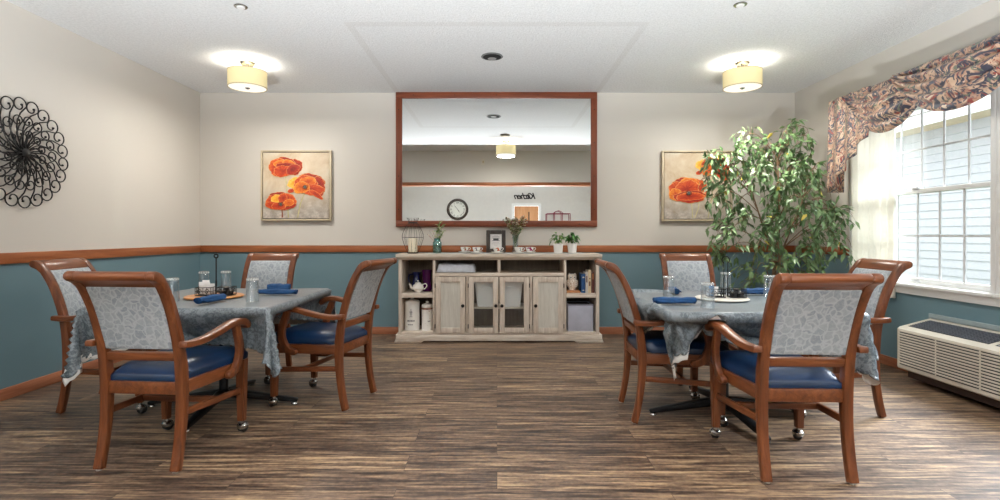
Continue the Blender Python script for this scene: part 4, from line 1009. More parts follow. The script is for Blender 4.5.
def book(x, w, d, h, cover, label, z=0.516, y=5.50, flat=False, band=None):
    bk = thing('book', label, 'book', (x, y, z), 0, 'books in the sideboard')
    pages = M['cloth_back']
    if flat:
        MB().lim(-w / 2, w / 2, 0, d, 0, 0.003, 0.001).build('cover', cover, bk); MB().lim(-w / 2, w / 2, 0, d, h - 0.003, h, 0.001).build('cover', cover, bk)
        MB().lim(-w / 2, w / 2, 0, 0.003, 0.003, h - 0.003).build('spine', cover, bk); MB().lim(-w / 2 + 0.005, w / 2 - 0.004, 0.003, d - 0.005, 0.003, h - 0.003).build('pages', pages, bk)
    else:
        MB().lim(-w / 2, -w / 2 + 0.003, 0, d, 0, h, 0.001).build('cover', cover, bk); MB().lim(w / 2 - 0.003, w / 2, 0, d, 0, h, 0.001).build('cover', cover, bk)
        sp = MB().prism([(-w / 2, 0.004), (-w / 2, 0), (-w / 4, -0.004), (w / 4, -0.004), (w / 2, 0), (w / 2, 0.004)], 'z', 0, h).build('spine', cover, bk)
        MB().lim(-w / 2 + 0.003, w / 2 - 0.003, 0.004, d - 0.006, 0.004, h - 0.004).build('pages', pages, bk)
        if band:
            q = MB()
            for z0, z1 in band[1]: q.lim(-w / 4 + 0.001, w / 4 - 0.001, -0.0052, -0.0036, z0 * h, z1 * h)
            q.build('title_band', band[0], sp, smooth=0)
BL = plain('blue_book_cloth', rgb(30, 74, 122), 0.6); WH = plain('grey_white_book_cloth', rgb(206, 202, 194), 0.6); CR = plain('cream_book_cloth', rgb(222, 204, 170), 0.6); BR = plain('brown_book_cloth', rgb(96, 52, 44), 0.6); TN = plain('tan_book_cloth', rgb(176, 120, 78), 0.6)
book(0.922, 0.042, 0.17, 0.205, BL, 'blue book standing next to the owl figurine', band=(CR, ((0.78, 0.84), (0.12, 0.16))))
book(0.9585, 0.026, 0.17, 0.225, WH, 'grey-white book between the blue and the cream books', band=(BR, ((0.5, 0.8),)))
book(0.9900, 0.032, 0.17, 0.245, CR, 'tallest cream book among those standing beside the owl', band=(BR, ((0.60, 0.64), (0.3, 0.5))))
book(1.0250, 0.030, 0.17, 0.220, BR, 'dark brown book with a tan band at the right end of the standing books', band=(TN, ((0.66, 0.94),)))
book(0.818, 0.145, 0.20, 0.024, TN, 'tan book lying flat under the owl figurine', flat=True)
gb = thing('fabric_bin', 'light grey fabric cube bin on the bottom right shelf of the sideboard', 'bin', (0.892, 5.62, 0.107))
GF = plain('grey_fabric', rgb(176, 178, 192), 0.8, var=0.08, scale=8)
b = MB()
for a in ((-0.135, 0.135, -0.13, 0.13, 0, 0.01), (-0.135, 0.135, -0.13, -0.12, 0.01, 0.29), (-0.135, 0.135, 0.12, 0.13, 0.01, 0.29), (-0.135, -0.125, -0.12, 0.12, 0.01, 0.29), (0.125, 0.135, -0.12, 0.12, 0.01, 0.29)): b.lim(*a, 0.003)
b.build('box', GF, gb)
MB().lim(-0.136, 0.136, -0.1335, -0.130, 0.276, 0.291, 0.001).build('hem', plain('dark_binding', rgb(120, 120, 132), 0.8), gb)
MB().lim(-0.123, 0.123, -0.118, 0.118, 0.24, 0.285, 0.02).build('lining', plain('black_lining', rgb(36, 36, 40), 0.8), gb)
# ------------------------------------------------------------------ mirror
mi = thing('mirror', 'large wide mirror in a dark wood frame on the back wall above the sideboard', 'mirror', (0, YB, 0))
x0, x1, z0, z1, f = -1.152, 1.140, 1.226, 2.760, 0.070
for a in ((x0, x1, z1 - f, z1), (x0, x1, z0, z0 + f)): MB().lim(a[0], a[1], -0.040, -0.001, a[2], a[3], 0.004).build('frame_rail', M['mirror_wood'], mi)
for a in ((x0, x0 + f), (x1 - f, x1)): MB().lim(a[0], a[1], -0.0398, -0.001, z0 + f, z1 - f, 0.004).build('frame_stile', M['mirror_wood_z'], mi)
MB().lim(x0 + f, x1 - f, -0.022, -0.012, z0 + f, z1 - f).build('glass', M['mirror'], mi, smooth=0)
screw_spots = [(x0 + 0.2 + k * (x1 - x0 - 0.4) / 4, z) for z in (z0 + 0.034, z1 - 0.034) for k in range(5)] + [(x, z0 + 0.2 + k * (z1 - z0 - 0.4) / 3) for x in (x0 + 0.034, x1 - 0.034) for k in range(4)]
for x, z in screw_spots: MB().sphere((x, -0.040, z), 0.006, 8).build('screw', M['black_iron'], mi)

# ------------------------------------------------------------------ poppy paintings
def petal_mat(name, a, b_, c_):
    t = NT(name); v = t.coord((1, 1, 1), 'UV'); s = t.n('SeparateXYZ', Vector=v)
    vv = t.n('CombineXYZ', X=t.math('MULTIPLY', s.outputs[0], 26.0), Y=t.math('MULTIPLY', s.outputs[1], 1.6), Z=0.0).outputs[0]
    st = t.noise(vv, 1.0, 4, 0.6, 0.5); big = t.noise(v, 2.2, 2)
    k = t.math('ADD', t.math('MULTIPLY', st, 0.55), t.math('ADD', t.math('MULTIPLY', big, 0.30), t.math('MULTIPLY', t.math('SUBTRACT', s.outputs[1], 0.5), 0.22)))
    return t.pbsdf(Base_Color=t.mix(t.math('MULTIPLY', t.math('GREATER_THAN', t.math('ADD', s.outputs[1], t.math('MULTIPLY', st, 0.10)), 1.0), 0.55), t.ramp(k, [(0.28, a), (0.44, b_), (0.60, c_)]), rgb(250, 190, 120)), Roughness=0.55)
PET = [petal_mat('petal_deep_red', rgb(112, 20, 12), rgb(158, 34, 18), rgb(194, 62, 26)), petal_mat('petal_orange_red', rgb(146, 32, 14), rgb(196, 60, 22), rgb(226, 104, 38)),
       petal_mat('petal_orange', rgb(190, 62, 20), rgb(222, 106, 30), rgb(240, 158, 50)), petal_mat('petal_yellow', rgb(228, 132, 30), rgb(246, 178, 52), rgb(252, 212, 104))]
def canvas_mat():
    t = NT('painted_canvas_ground'); v = t.coord()
    n = t.noise(v, 3.2, 6, 0.66, 0.4); k = t.noise(v, 9, 5, 0.75, 0.3); z = t.n('SeparateXYZ', Vector=v).outputs[2]
    c = t.ramp(n, [(0.32, rgb(196, 170, 138)), (0.5, rgb(214, 196, 170)), (0.66, rgb(222, 212, 194))])
    low = t.ramp(t.math('ADD', t.math('MULTIPLY', z, -1.1), t.math('MULTIPLY', k, 0.5)), [(0.22, (0, 0, 0, 1)), (0.62, (1, 1, 1, 1))])
    c = t.mix(t.math('MULTIPLY', low, 0.75), c, t.ramp(k, [(0.34, rgb(112, 106, 104)), (0.5, rgb(176, 170, 166)), (0.66, rgb(222, 216, 210))]))
    return t.pbsdf(Base_Color=c, Roughness=0.6, Normal=t.bump(t.noise(v, 120, 2), 0.08, 0.002))
M['canvas'] = canvas_mat()
def poppy(parent, cx, cz, rx, rz, seed, spec):
    """overlapping painted petals, each with a wavy edge"""
    r = random.Random(seed); b = MB(); bm = b.bm; L = bm.loops.layers.uv.new('UVMap')
    for li, (ox, oz, px, pz, mi_, ang) in enumerate(spec):
        NA, NR = 44, 4; y = -0.0016 - 0.0009 * li; ph = [r.uniform(0, 6) for _ in range(4)]
        ca, sa = math.cos(ang), math.sin(ang)
        def P(a, q):
            w = 1 + 0.055 * math.sin(3 * a + ph[0]) + 0.04 * math.sin(7 * a + ph[1]) + 0.025 * math.sin(13 * a + ph[2]) + 0.02 * math.sin(19 * a + ph[3])
            lx = px * rx * w * q * math.cos(a); lz = pz * rz * w * q * math.sin(a)
            return bm.verts.new((cx + ox * rx + lx * ca - lz * sa, y - 0.0005 * (1 - q), cz + oz * rz + lx * sa + lz * ca))
        c = P(0, 0.0); rings = [[P(2 * PI * i / NA, (q + 1) / NR) for i in range(NA)] for q in range(NR)]
        for i in range(NA):
            j = (i + 1) % NA
            fs = [((c, rings[0][j], rings[0][i]), ((i + .5) / NA, 0), ((i + 1) / NA, .25), (i / NA, .25))]
            f = bm.faces.new(fs[0][0]); f.material_index = mi_
            for lp, uv in zip(f.loops, fs[0][1:]): lp[L].uv = (uv[0] + li * 1.7 + seed, uv[1])
            for q in range(NR - 1):
                f = bm.faces.new((rings[q][i], rings[q][j], rings[q + 1][j], rings[q + 1][i])); f.material_index = mi_
                for lp, uv in zip(f.loops, ((i / NA, (q + 1) / NR), ((i + 1) / NA, (q + 1) / NR), ((i + 1) / NA, (q + 2) / NR), (i / NA, (q + 2) / NR))): lp[L].uv = (uv[0] + li * 1.7 + seed, uv[1])
    return b.build('poppy', PET, parent, smooth=0)
def heart(parent, x, z, s, layer=0.012):
    b = MB(); r = random.Random(int(x * 1000))
    b.lathe([(0, 0.004), (s * 0.6, 0.003), (s, 0), (s, -0.001)], seg=18, M=Matrix.Translation((x, -layer, z)) @ Matrix.Rotation(PI / 2, 4, 'X'))
    o = b.build('seed_head', plain('poppy_seed_head', rgb(92, 88, 80), 0.6, var=0.2, scale=80), parent)
    q = MB()
    for k in range(16):
        a = 2 * PI * k / 16; rad = s * r.uniform(1.2, 1.9)
        q.sphere((x + rad * math.cos(a), -layer + 0.001, z + rad * 0.8 * math.sin(a)), s * 0.24, 6)
    q.build('stamens', M['black_iron'], o)
def painting(cx, cz, s, label):
    p = thing('painting', label, 'painting', (cx, YB, cz), 0, 'framed poppy paintings')
    h = s / 2; fm = plain('champagne_frame', rgb(206, 192, 164), 0.45, 0.15)
    b = MB()
    for a in ((-h, -h + 0.018, -h, h), (h - 0.018, h, -h, h), (-h + 0.018, h - 0.018, -h, -h + 0.018), (-h + 0.018, h - 0.018, h - 0.018, h)): b.lim(a[0], a[1], -0.048, -0.002, a[2], a[3], 0.002)
    b.build('frame', fm, p)
    b = MB(); i = h - 0.018; k = h - 0.026
    for a in ((-i, -k, -i, i), (k, i, -i, i), (-k, k, -i, -k), (-k, k, k, i)): b.lim(a[0], a[1], -0.024, -0.002, a[2], a[3])
    b.build('frame_recess', plain('dark_frame_gap', rgb(58, 44, 34), 0.6), p, smooth=0)
    MB().lim(-k, k, -0.040, -0.002, -k, k, 0.002).build('canvas', M['canvas'], p)
    g = bpy.data.objects.new('artwork', None); return p, k
def stem(p, pts, w, m):
    b = MB(); P = smoothpath(pts, 8); b.prism(ribbon(P, [w * (0.8 + 0.4 * i / len(P)) for i in range(len(P))]), 'y', -0.0418, -0.0398); b.build('stem', m, p, smooth=0)
ST1 = plain('painted_pale_stem', rgb(196, 186, 140), 0.6, var=0.2, scale=20); ST2 = plain('painted_red_stem', rgb(150, 74, 44), 0.6, var=0.2, scale=20)
def at_canvas(o):
    o.location = (0, -0.040, 0); return o
P1, k1 = painting(-2.287, 1.697, 0.80, 'square painting of three orange poppies on the back wall, left of the mirror')
stem(P1, [(-0.115, 0.10), (-0.10, -0.12), (-0.085, -0.365)], 0.012, ST1); stem(P1, [(0.10, -0.09), (0.055, -0.20), (0.02, -0.365)], 0.013, ST1); stem(P1, [(-0.16, -0.26), (-0.155, -0.31), (-0.155, -0.365)], 0.013, ST2)
SPA = [(0.55, 0.05, 0.52, 0.75, 0, 0.2), (-0.1, 0.30, 0.80, 0.62, 0, 0), (-0.40, 0.0, 0.60, 0.85, 1, 0.3), (-0.28, 0.34, 0.42, 0.34, 2, 0.1), (0.22, 0.34, 0.40, 0.36, 2, -0.2), (0.05, 0.12, 0.62, 0.30, 0, 0), (-0.1, -0.34, 0.62, 0.52, 1, 0.1), (0.50, -0.18, 0.46, 0.42, 0, 0.5)]
SPB = [(0.35, 0.42, 0.72, 0.60, 0, -0.3), (0.62, -0.05, 0.44, 0.85, 0, 0.2), (-0.60, 0.25, 0.44, 0.46, 3, 0.2), (-0.05, 0.20, 0.66, 0.70, 1, 0.1), (0.10, 0.34, 0.46, 0.44, 2, 0), (0.30, -0.30, 0.72, 0.48, 1, -0.1), (0.55, -0.72, 0.46, 0.20, 1, -0.6), (-0.80, -0.40, 0.24, 0.16, 1, 0.3), (-0.25, -0.16, 0.46, 0.50, 2, 0.2)]
SPC = [(0.0, 0.36, 0.85, 0.56, 0, 0), (-0.48, 0.05, 0.50, 0.62, 1, 0.2), (0.45, 0.10, 0.52, 0.66, 1, -0.2), (-0.30, 0.26, 0.34, 0.42, 3, 0.2), (0.12, 0.30, 0.30, 0.48, 1, 0), (-0.55, -0.36, 0.46, 0.36, 1, -0.2), (0.30, -0.38, 0.66, 0.40, 0, 0.1), (0.50, -0.10, 0.36, 0.34, 2, 0.2), (-0.15, -0.42, 0.46, 0.36, 1, 0)]
at_canvas(poppy(P1, -0.122, 0.205, 0.185, 0.125, 1, SPA))
q = at_canvas(poppy(P1, 0.118, -0.005, 0.205, 0.135, 2, SPB)); heart(q, 0.108, -0.02, 0.018)
q = at_canvas(poppy(P1, -0.168, -0.185, 0.178, 0.120, 3, SPC)); heart(q, -0.168, -0.215, 0.017)
P2, k2 = painting(2.278, 1.692, 0.80, 'square painting of two orange poppies on the back wall, partly behind the tree')
stem(P2, [(-0.075, -0.15), (-0.06, -0.26), (-0.055, -0.365)], 0.010, ST1); stem(P2, [(0.02, -0.16), (0.01, -0.26), (-0.03, -0.365)], 0.010, ST1); stem(P2, [(0.16, 0.10), (0.17, -0.10), (0.12, -0.365)], 0.010, ST1)
q = at_canvas(poppy(P2, -0.105, -0.055, 0.225, 0.165, 4, SPC[:2] + [(0.45, 0.10, 0.54, 0.7, 1, -0.2), (0.06, 0.45, 0.5, 0.46, 2, 0), (-0.05, 0.12, 0.62, 0.60, 1, 0.1), (-0.6, -0.3, 0.40, 0.42, 2, -0.4), (0.1, -0.42, 0.84, 0.42, 0, 0.05), (0.1, -0.40, 0.72, 0.28, 1, 0.05)])); heart(q, -0.10, -0.085, 0.020)
q = at_canvas(poppy(P2, 0.17, 0.205, 0.185, 0.135, 5, SPB))
for q in [c for c in bpy.data.objects if c.name.startswith('artwork')]: bpy.data.objects.remove(q)

# ------------------------------------------------------------------ black scroll wall art on the left wall
wa = thing('wall_art', 'round black metal scrollwork flower hanging on the left wall', 'wall decor', (XL, 3.667, 1.722), 0)
def on_wall(a, r, h): return (h, r * math.cos(a), r * math.sin(a))
def scroll(R0, n, ph, h, curl, wr, lean):
    for k in range(n):
        a0 = ph + 2 * PI * k / n; pts = []
        rad = curl; rc = R0 - rad                       # centre of the curl
        for q in range(7):                              # S-shaped stem
            t = q / 6; r = 0.02 + (rc - 0.02) * t; pts.append(on_wall(a0 + lean * (t ** 2 - 0.15) - 0.25 * lean * math.sin(PI * t), r, h))
        ac = a0 + lean * 0.85
        c = Vector((0, rc * math.cos(ac), rc * math.sin(ac))); er = Vector((0, math.cos(ac), math.sin(ac))); et = Vector((0, -math.sin(ac), math.cos(ac)))
        sp = []
        for q in range(22):
            th = q / 21 * 2 * PI * 1.05; rr = rad * (1 - 0.72 * (q / 21) ** 2.2)
            sp.append(c + (et * -math.cos(th) + er * math.sin(th)) * rr + Vector((h, 0, 0)) + et * rad * 1.0)
        pts = [p for p in pts[:-1]]
        pts += [tuple(p) for p in sp]
        b = MB(); b.tube(pts, wr, 6); b.sphere(tuple(sp[-1]), wr * 1.9, 8); b.build('scroll', M['black_iron'], wa)
scroll(0.388, 22, 0.05, 0.020, 0.052, 0.0046, -0.34)
scroll(0.262, 18, 0.18, 0.032, 0.038, 0.0044, -0.36)
scroll(0.160, 12, 0.0, 0.044, 0.030, 0.0044, -0.5)
MB().lathe([(0, 0.062), (0.020, 0.060), (0.034, 0.050), (0.036, 0.040), (0.030, 0.012), (0, 0.010)], seg=20, M=Matrix.Rotation(PI / 2, 4, 'Y')).build('hub', M['black_iron'], wa)
MB().cyl((0.0005, 0, 0), (0.012, 0, 0), 0.012).build('hanger', M['black_iron'], wa)

# ------------------------------------------------------------------ heater / air conditioner under the window
AC = thing('wall_air_conditioner', 'cream louvered heating and cooling unit on the right wall under the window', 'air conditioner', (XR, 0, 0))
ya, yb = 2.99, 4.055; xf = -0.255
b = MB(); b.prism([(-0.001, 0.095), (xf, 0.095), (xf - 0.008, 0.105), (xf - 0.008, 0.404), (xf + 0.012, 0.420), (-0.001, 0.484)], 'y', ya, yb, 0.006)
b.build('cabinet', M['cream_metal'], AC)
xg = xf - 0.008
b = MB()
for k in range(13):
    z = 0.130 + k * 0.0205
    for a, c in ((ya + 0.02, ya + 0.36), (ya + 0.375, ya + 0.70), (ya + 0.715, yb - 0.03)): b.lim(xg - 0.0012, xg + 0.004, a, c, z, z + 0.0075)
b.build('front_slots', M['grille_dark'], AC, smooth=0)
b = MB()
for k in range(13):
    z = 0.130 + k * 0.0205; b.prism([(xg, z + 0.0075), (xg - 0.005, z + 0.009), (xg - 0.005, z + 0.0185), (xg, z + 0.0205)], 'y', ya + 0.012, yb - 0.022)
b.build('front_louvers', M['cream_metal'], AC, smooth=0)
# sloping top: dark discharge grille with bars, control door
sl = math.atan2(0.492 - 0.428, -0.001 - (xf + 0.012)); ms = Matrix.Translation((xf + 0.012, 0, 0.420)) @ Matrix.Rotation(-sl, 4, 'Y')
L_ = math.hypot(0.064, 0.242)
MB().lim(0.03, L_ - 0.045, ya + 0.36, yb - 0.05, -0.002, 0.0015, 0, ms).build('discharge_grille', M['grille_dark'], AC, smooth=0)
b = MB()
for k in range(8): 
    x = 0.046 + k * (L_ - 0.11) / 7; b.lim(x - 0.002, x + 0.002, ya + 0.362, yb - 0.052, 0.001, 0.005, 0, ms)
for k in range(27):
    y = ya + 0.375 + k * (yb - 0.05 - ya - 0.39) / 26; b.lim(0.032, L_ - 0.047, y - 0.0014, y + 0.0014, 0.001, 0.0035, 0, ms)
b.build('grille_bars', plain('slate_bars', rgb(112, 118, 130), 0.45), AC, smooth=0)
MB().lim(0.03, L_ - 0.045, ya + 0.05, ya + 0.315, -0.002, 0.0015, 0, ms).build('control_recess', M['grille_dark'], AC, smooth=0)
MB().lim(0.034, L_ - 0.06, ya + 0.08, ya + 0.30, 0.0015, 0.006, 0.002, ms).build('control_door', plain('grey_control_door', rgb(198, 200, 204), 0.4, var=0.02), AC)
MB().lim(-0.20, -0.018, ya + 0.03, yb - 0.03, 0.03, 0.0945).build('subbase', plain('brown_subbase', rgb(62, 44, 38), 0.6), AC, smooth=0)
MB().lim(-0.016, -0.001, ya - 0.02, yb + 0.0, 0.485, 0.522, 0.003).build('wall_sleeve_flange', plain('sleeve_grey', rgb(150, 164, 168), 0.5), AC)

# ------------------------------------------------------------------ curtain and valance
def curtain_pts(u, v):
    y = 4.90 - 0.545 * u; z = 2.36 - 1.76 * v; a = 0.5 + 0.5 * v
    return (3.362 + 0.022 * math.sin(u * 2 * PI * 7.5 + 0.6 * math.sin(v * 3)) * (0.6 + 0.4 * v) + 0.006 * math.sin(u * 41), y + 0.008 * math.sin(v * 5 + u * 9), z)
cu = thing('sheer_curtain', 'sheer white curtain hanging straight at the left edge of the window', 'curtain', (0, 0, 0))
o = MB().grid(curtain_pts, 110, 30).build('panel', M['sheer'], cu, smooth=180)
MB().cyl((3.362, 2.75, 2.372), (3.362, 4.91, 2.372), 0.010, seg=10).build('rod', M['white_paint'], cu)
vl = thing('valance', 'flowered scrollwork swag valance across the top of the window', 'valance', (0, 0, 0))
def swag(y0, y1, dmax, ztop, out, seed):
    rr = random.Random(seed); ph = rr.uniform(0, 6)
    def fn(u, v):
        y = y0 + (y1 - y0) * u; s = abs(2 * u - 1)
        D = 0.07 + (dmax - 0.07) * max(0, 1 - s ** 2.0) ** 0.75
        q_ = math.sin(2 * PI * 4.2 * v + ph + 1.4 * math.sin(PI * u)); fold = 0.030 * (abs(q_) ** 0.6 * (1 if q_ > 0 else -1)) * (0.35 + 0.65 * s ** 0.7) * min(1, v * 6) * min(1, (1 - v) * 5 + 0.1)
        x = 3.412 - 0.165 - out - (0.085 * math.sin(PI * min(1, v)) + 0.03 * v) * (1 - 0.6 * s) - 0.018 * v - fold
        return (x, y - 0.02 * fold, ztop - D * v + 0.25 * fold * (1 - v))
    return MB().grid(fn, 64, 44, uv=lambda u, v: (u * 0.95 + seed * 0.37, v * (0.16 + 0.36 * math.sin(PI * u)) + seed))
ZV = 2.425
for k, (a, c, d, out) in enumerate(((4.70, 3.78, 0.440, 0.0), (4.10, 2.98, 0.420, 0.035), (3.30, 2.36, 0.440, 0.0))):
    o = swag(a, c, d, ZV, out, k + 1).build('swag', M['floral'], vl, smooth=180)
    so = o.modifiers.new('thickness', 'SOLIDIFY'); so.thickness = 0.004; so.offset = 0
    # pale bound edge under each swag
def jabot(ya, yb, flip):
    def fn(u, v):
        # u runs from the wall return, round the corner, along the front; stepped hem, longest at the outer corner
        n = 9.0; tri = abs(((u * n) % 2) - 1)
        y = ya + (yb - ya) * (max(0, u - 0.25) / 0.75) + 0.02 * (tri - 0.5) * (1 if flip else -1)
        x = 3.40 - 0.17 * min(1, u / 0.25) - 0.032 * tri - 0.02 * v
        st = math.floor(max(0, u - 0.25) / 0.75 * 3.999) / 4 * 0.6 + 0.4 * max(0, u - 0.25) / 0.75
        Lz = 0.88 - 0.52 * st
        return (x, y, ZV - Lz * v)
    return MB().grid(fn, 120, 20, uv=lambda u, v: (u * 1.1 + (3 if flip else 0), v * 0.85))
for a, c, fl in ((4.98, 4.44, False), (2.26, 2.62, True)):
    o = jabot(a, c, fl).build('jabot', M['floral'], vl, smooth=50)
    so = o.modifiers.new('thickness', 'SOLIDIFY'); so.thickness = 0.004; so.offset = 0
MB().lim(3.262, 3.408, 2.26, 4.955, ZV - 0.025, ZV - 0.003, 0.003).build('mounting_board', M['white_paint'], vl)

# ------------------------------------------------------------------ ficus tree
fc = thing('ficus_tree', 'tall leafy weeping fig tree in the corner by the window', 'plant', (2.76, 5.10, 0))
MB().lathe([(0, 0), (0.14, 0), (0.15, 0.01), (0.185, 0.29), (0.195, 0.30), (0.195, 0.325), (0.175, 0.325), (0.17, 0.28), (0, 0.275)], seg=36).build('pot', plain('stone_grey_planter', rgb(150, 144, 136), 0.7), fc)
MB().lathe([(0, 0.284), (0.168, 0.282), (0.168, 0.276), (0, 0.2755)], seg=24).build('soil', plain('bark_mulch', rgb(72, 54, 40), 0.95, var=0.3, scale=50), fc)
fr_ = random.Random(77)
LEAF_SETS = [M['leaf'], M['leaf'], M['leaf_yellow']]
# (tip offset x, y, z) of the boughs, estimated from the crown's outline
boughs = [(-0.34, 0.05, 2.18), (-0.62, 0.05, 2.05), (-0.78, 0.0, 1.88), (-0.74, 0.05, 1.70), (-0.66, -0.10, 1.50), (-0.40, 0.0, 1.95), (-0.20, 0.05, 2.02), (-0.05, 0.1, 2.10), (0.12, 0.0, 2.22), (0.30, 0.0, 2.30),
          (0.42, 0.0, 2.20), (0.48, 0.10, 2.02), (0.22, 0.1, 2.05), (0.50, 0.0, 1.82), (0.34, -0.25, 1.80), (0.46, -0.30, 1.55), (0.56, -0.35, 1.42), (0.40, -0.40, 1.60), (0.20, -0.35, 1.72), (0.05, -0.30, 1.75),
          (-0.15, -0.30, 1.60), (-0.30, -0.25, 1.72), (-0.45, -0.15, 1.25), (-0.62, -0.05, 1.12), (-0.50, 0.0, 0.98), (-0.30, -0.25, 1.05), (-0.15, -0.35, 0.90), (0.10, -0.40, 1.15), (0.28, -0.40, 1.18), (0.45, -0.35, 1.12),
          (0.12, -0.30, 0.86), (0.30, -0.25, 0.95), (-0.05, -0.1, 1.40), (0.15, 0.15, 1.60), (-0.25, 0.2, 1.50), (0.30, 0.25, 1.80), (0.0, 0.25, 1.85), (-0.10, -0.20, 1.25), (0.40, 0.10, 1.50), (-0.48, 0.1, 1.62),
          (0.22, -0.42, 1.42), (0.02, -0.40, 1.45), (0.36, -0.45, 1.34), (-0.22, -0.05, 0.78), (0.05, -0.1, 0.72), (0.48, -0.15, 1.70), (-0.55, 0.05, 1.88)]
trunks = []
for k in range(5):
    a = 2 * PI * k / 5; x = 0.035 * math.cos(a); y = 0.035 * math.sin(a)
    tops = [(-0.22, 0.02, 1.55), (0.10, 0.08, 1.75), (0.20, -0.12, 1.50), (-0.05, -0.15, 1.30), (0.05, 0.05, 1.9)][k]
    pth = [Vector(q) for q in smoothpath([(x, y, 0.27), (x * 1.4 - 0.02, y * 1.4, 0.55), (x + tops[0] * 0.35, y + tops[1] * 0.4, 0.95), tuple(tops)], 8)]
    trunks.append(pth); MB().tube(pth, [0.016 - 0.010 * i / (len(pth) - 1) for i in range(len(pth))], 8).build('trunk', M['bark'], fc)
LIM = Vector((fc.location.x, fc.location.y, 0))
def ok_pt(p):   # keep leaves clear of the walls, the window dressing and the chair
    w = p + LIM
    return w.x < 3.17 and w.y < YB - 0.07 and not (w.x > 3.04 and w.y < 5.02 and w.z > 1.42) and w.x > 2.04
for bi, tip in enumerate(boughs):
    tip = Vector(tip); tip.x = max(tip.x, -0.70)
    if tip.z > 1.9: tip.z -= 0.10
    if tip.z > 1.3: tip.x = min(tip.x, 0.33)
    best = min(((p - tip).length + (0 if p.z < tip.z - 0.1 else 1.0) * 0.8, ti, i) for ti, tr in enumerate(trunks) for i, p in enumerate(tr) if i > 8)
    st = trunks[best[1]][best[2]]
    mid = st.lerp(tip, 0.55) + Vector((0, 0, 0.10 + 0.05 * fr_.random())); droop = tip + Vector(((tip.x - st.x) * 0.10, (tip.y - st.y) * 0.10, -0.10))
    pth = [Vector(q) for q in smoothpath([tuple(st), tuple(mid), tuple(tip), tuple(droop)], 7)]
    br = MB(); br.tube(pth, [0.005 - 0.0038 * i / (len(pth) - 1) for i in range(len(pth))], 6)
    lf = MB(); n = len(pth)
    twigs = []
    for q in range(13):
        i = fr_.randrange(int(n * 0.38), n - 1); p = pth[i]; d = (pth[i + 1] - pth[i]).normalized()
        out = (d * 0.5 + rv(fr_) * 1.0); out.z = out.z * 0.8 + 0.05; out = out.normalized() * fr_.uniform(0.10, 0.26)
        e = p + out + Vector((0, 0, -0.06)); twigs.append([Vector(z) for z in smoothpath([tuple(p), tuple(p + out * 0.55 + Vector((0, 0, 0.02))), tuple(e)], 4)])
    twigs = [tw for tw in twigs if all(ok_pt(z) for z in tw)]
    for tw in twigs: br.tube(tw, [0.0018 - 0.0012 * i / (len(tw) - 1) for i in range(len(tw))], 4)
    bo = br.build('branch', M['bark'], fc)
    for tw in twigs + [pth[int(n * 0.6):]]:
        for i in range(1, len(tw) - 1):
            d = (tw[i + 1] - tw[i]).normalized()
            for s in (0, 1):
                if fr_.random() < 0.58: continue
                p = tw[i].lerp(tw[i + 1], fr_.random())
                dd = d * 1.0 + rv(fr_) * 0.9 + Vector((0, 0, -0.28)); L = fr_.uniform(0.055, 0.092)
                if not ok_pt(p + dd.normalized() * L): continue
                leaf_shape(lf, p, dd, Vector((fr_.uniform(-.7, .7), -0.35 + fr_.uniform(-.7, .7), 0.8)), L, 0.032 * fr_.uniform(0.8, 1.2), 2 if fr_.random() < 0.010 else fr_.randrange(2), 0.12)
    lf.build('foliage', LEAF_SETS, bo, smooth=0)
# ------------------------------------------------------------------ things on the two tables
CZ = TH + 0.0095
gl0 = [None]
def tumbler(x, y, label):
    if gl0[0] is None:
        g = thing('drinking_glass', label, 'glass', (x, y, CZ), 0, 'upturned tumblers on the dining tables'); gl0[0] = g
        b = MB(); b.lathe([(0.0375, 0.001), (0.0385, 0.004), (0.034, 0.128), (0.0335, 0.143), (0.031, 0.147), (0, 0.147)], seg=32)
        b.lathe([(0.0375, 0.001), (0.0355, 0.004), (0.031, 0.126), (0.028, 0.131), (0, 0.132)], seg=32)
        b.build('tumbler', M['tumbler'], g)
        b = MB()
        for k in range(14):
            a = 2 * PI * k / 14; rm = Matrix.Rotation(a, 4, 'Z'); b.lim(0.0328, 0.0348, -0.0045, 0.0045, 0.134, 0.144, 0.001, rm)
        b.build('foot_facets', plain('frosted_glass_foot', rgb(226, 228, 226), 0.25), g)
    else: dup(gl0[0], (x, y, CZ), x * 3, label)
tumbler(-2.015, 3.20, 'upturned clear tumbler on the left table, leftmost, close to the chair back')
tumbler(-2.14, 3.76, 'upturned clear tumbler on the left table, behind the left end of the round wooden tray')
tumbler(-2.00, 3.80, 'upturned clear tumbler on the left table, just right of the caddy handle behind the tray')
tumbler(-1.515, 3.19, 'upturned clear tumbler on the left table, standing alone right of the tray')
tumbler(1.12, 3.36, 'upturned clear tumbler on the right table, behind the long rolled napkin')
tumbler(1.186, 2.90, 'upturned clear tumbler on the right table, nearest the camera')
tumbler(1.635, 3.68, 'upturned clear tumbler on the right table, right behind the black caddy handle')
tumbler(1.815, 3.43, 'upturned clear tumbler on the right table, half hidden by the nearest chair back')
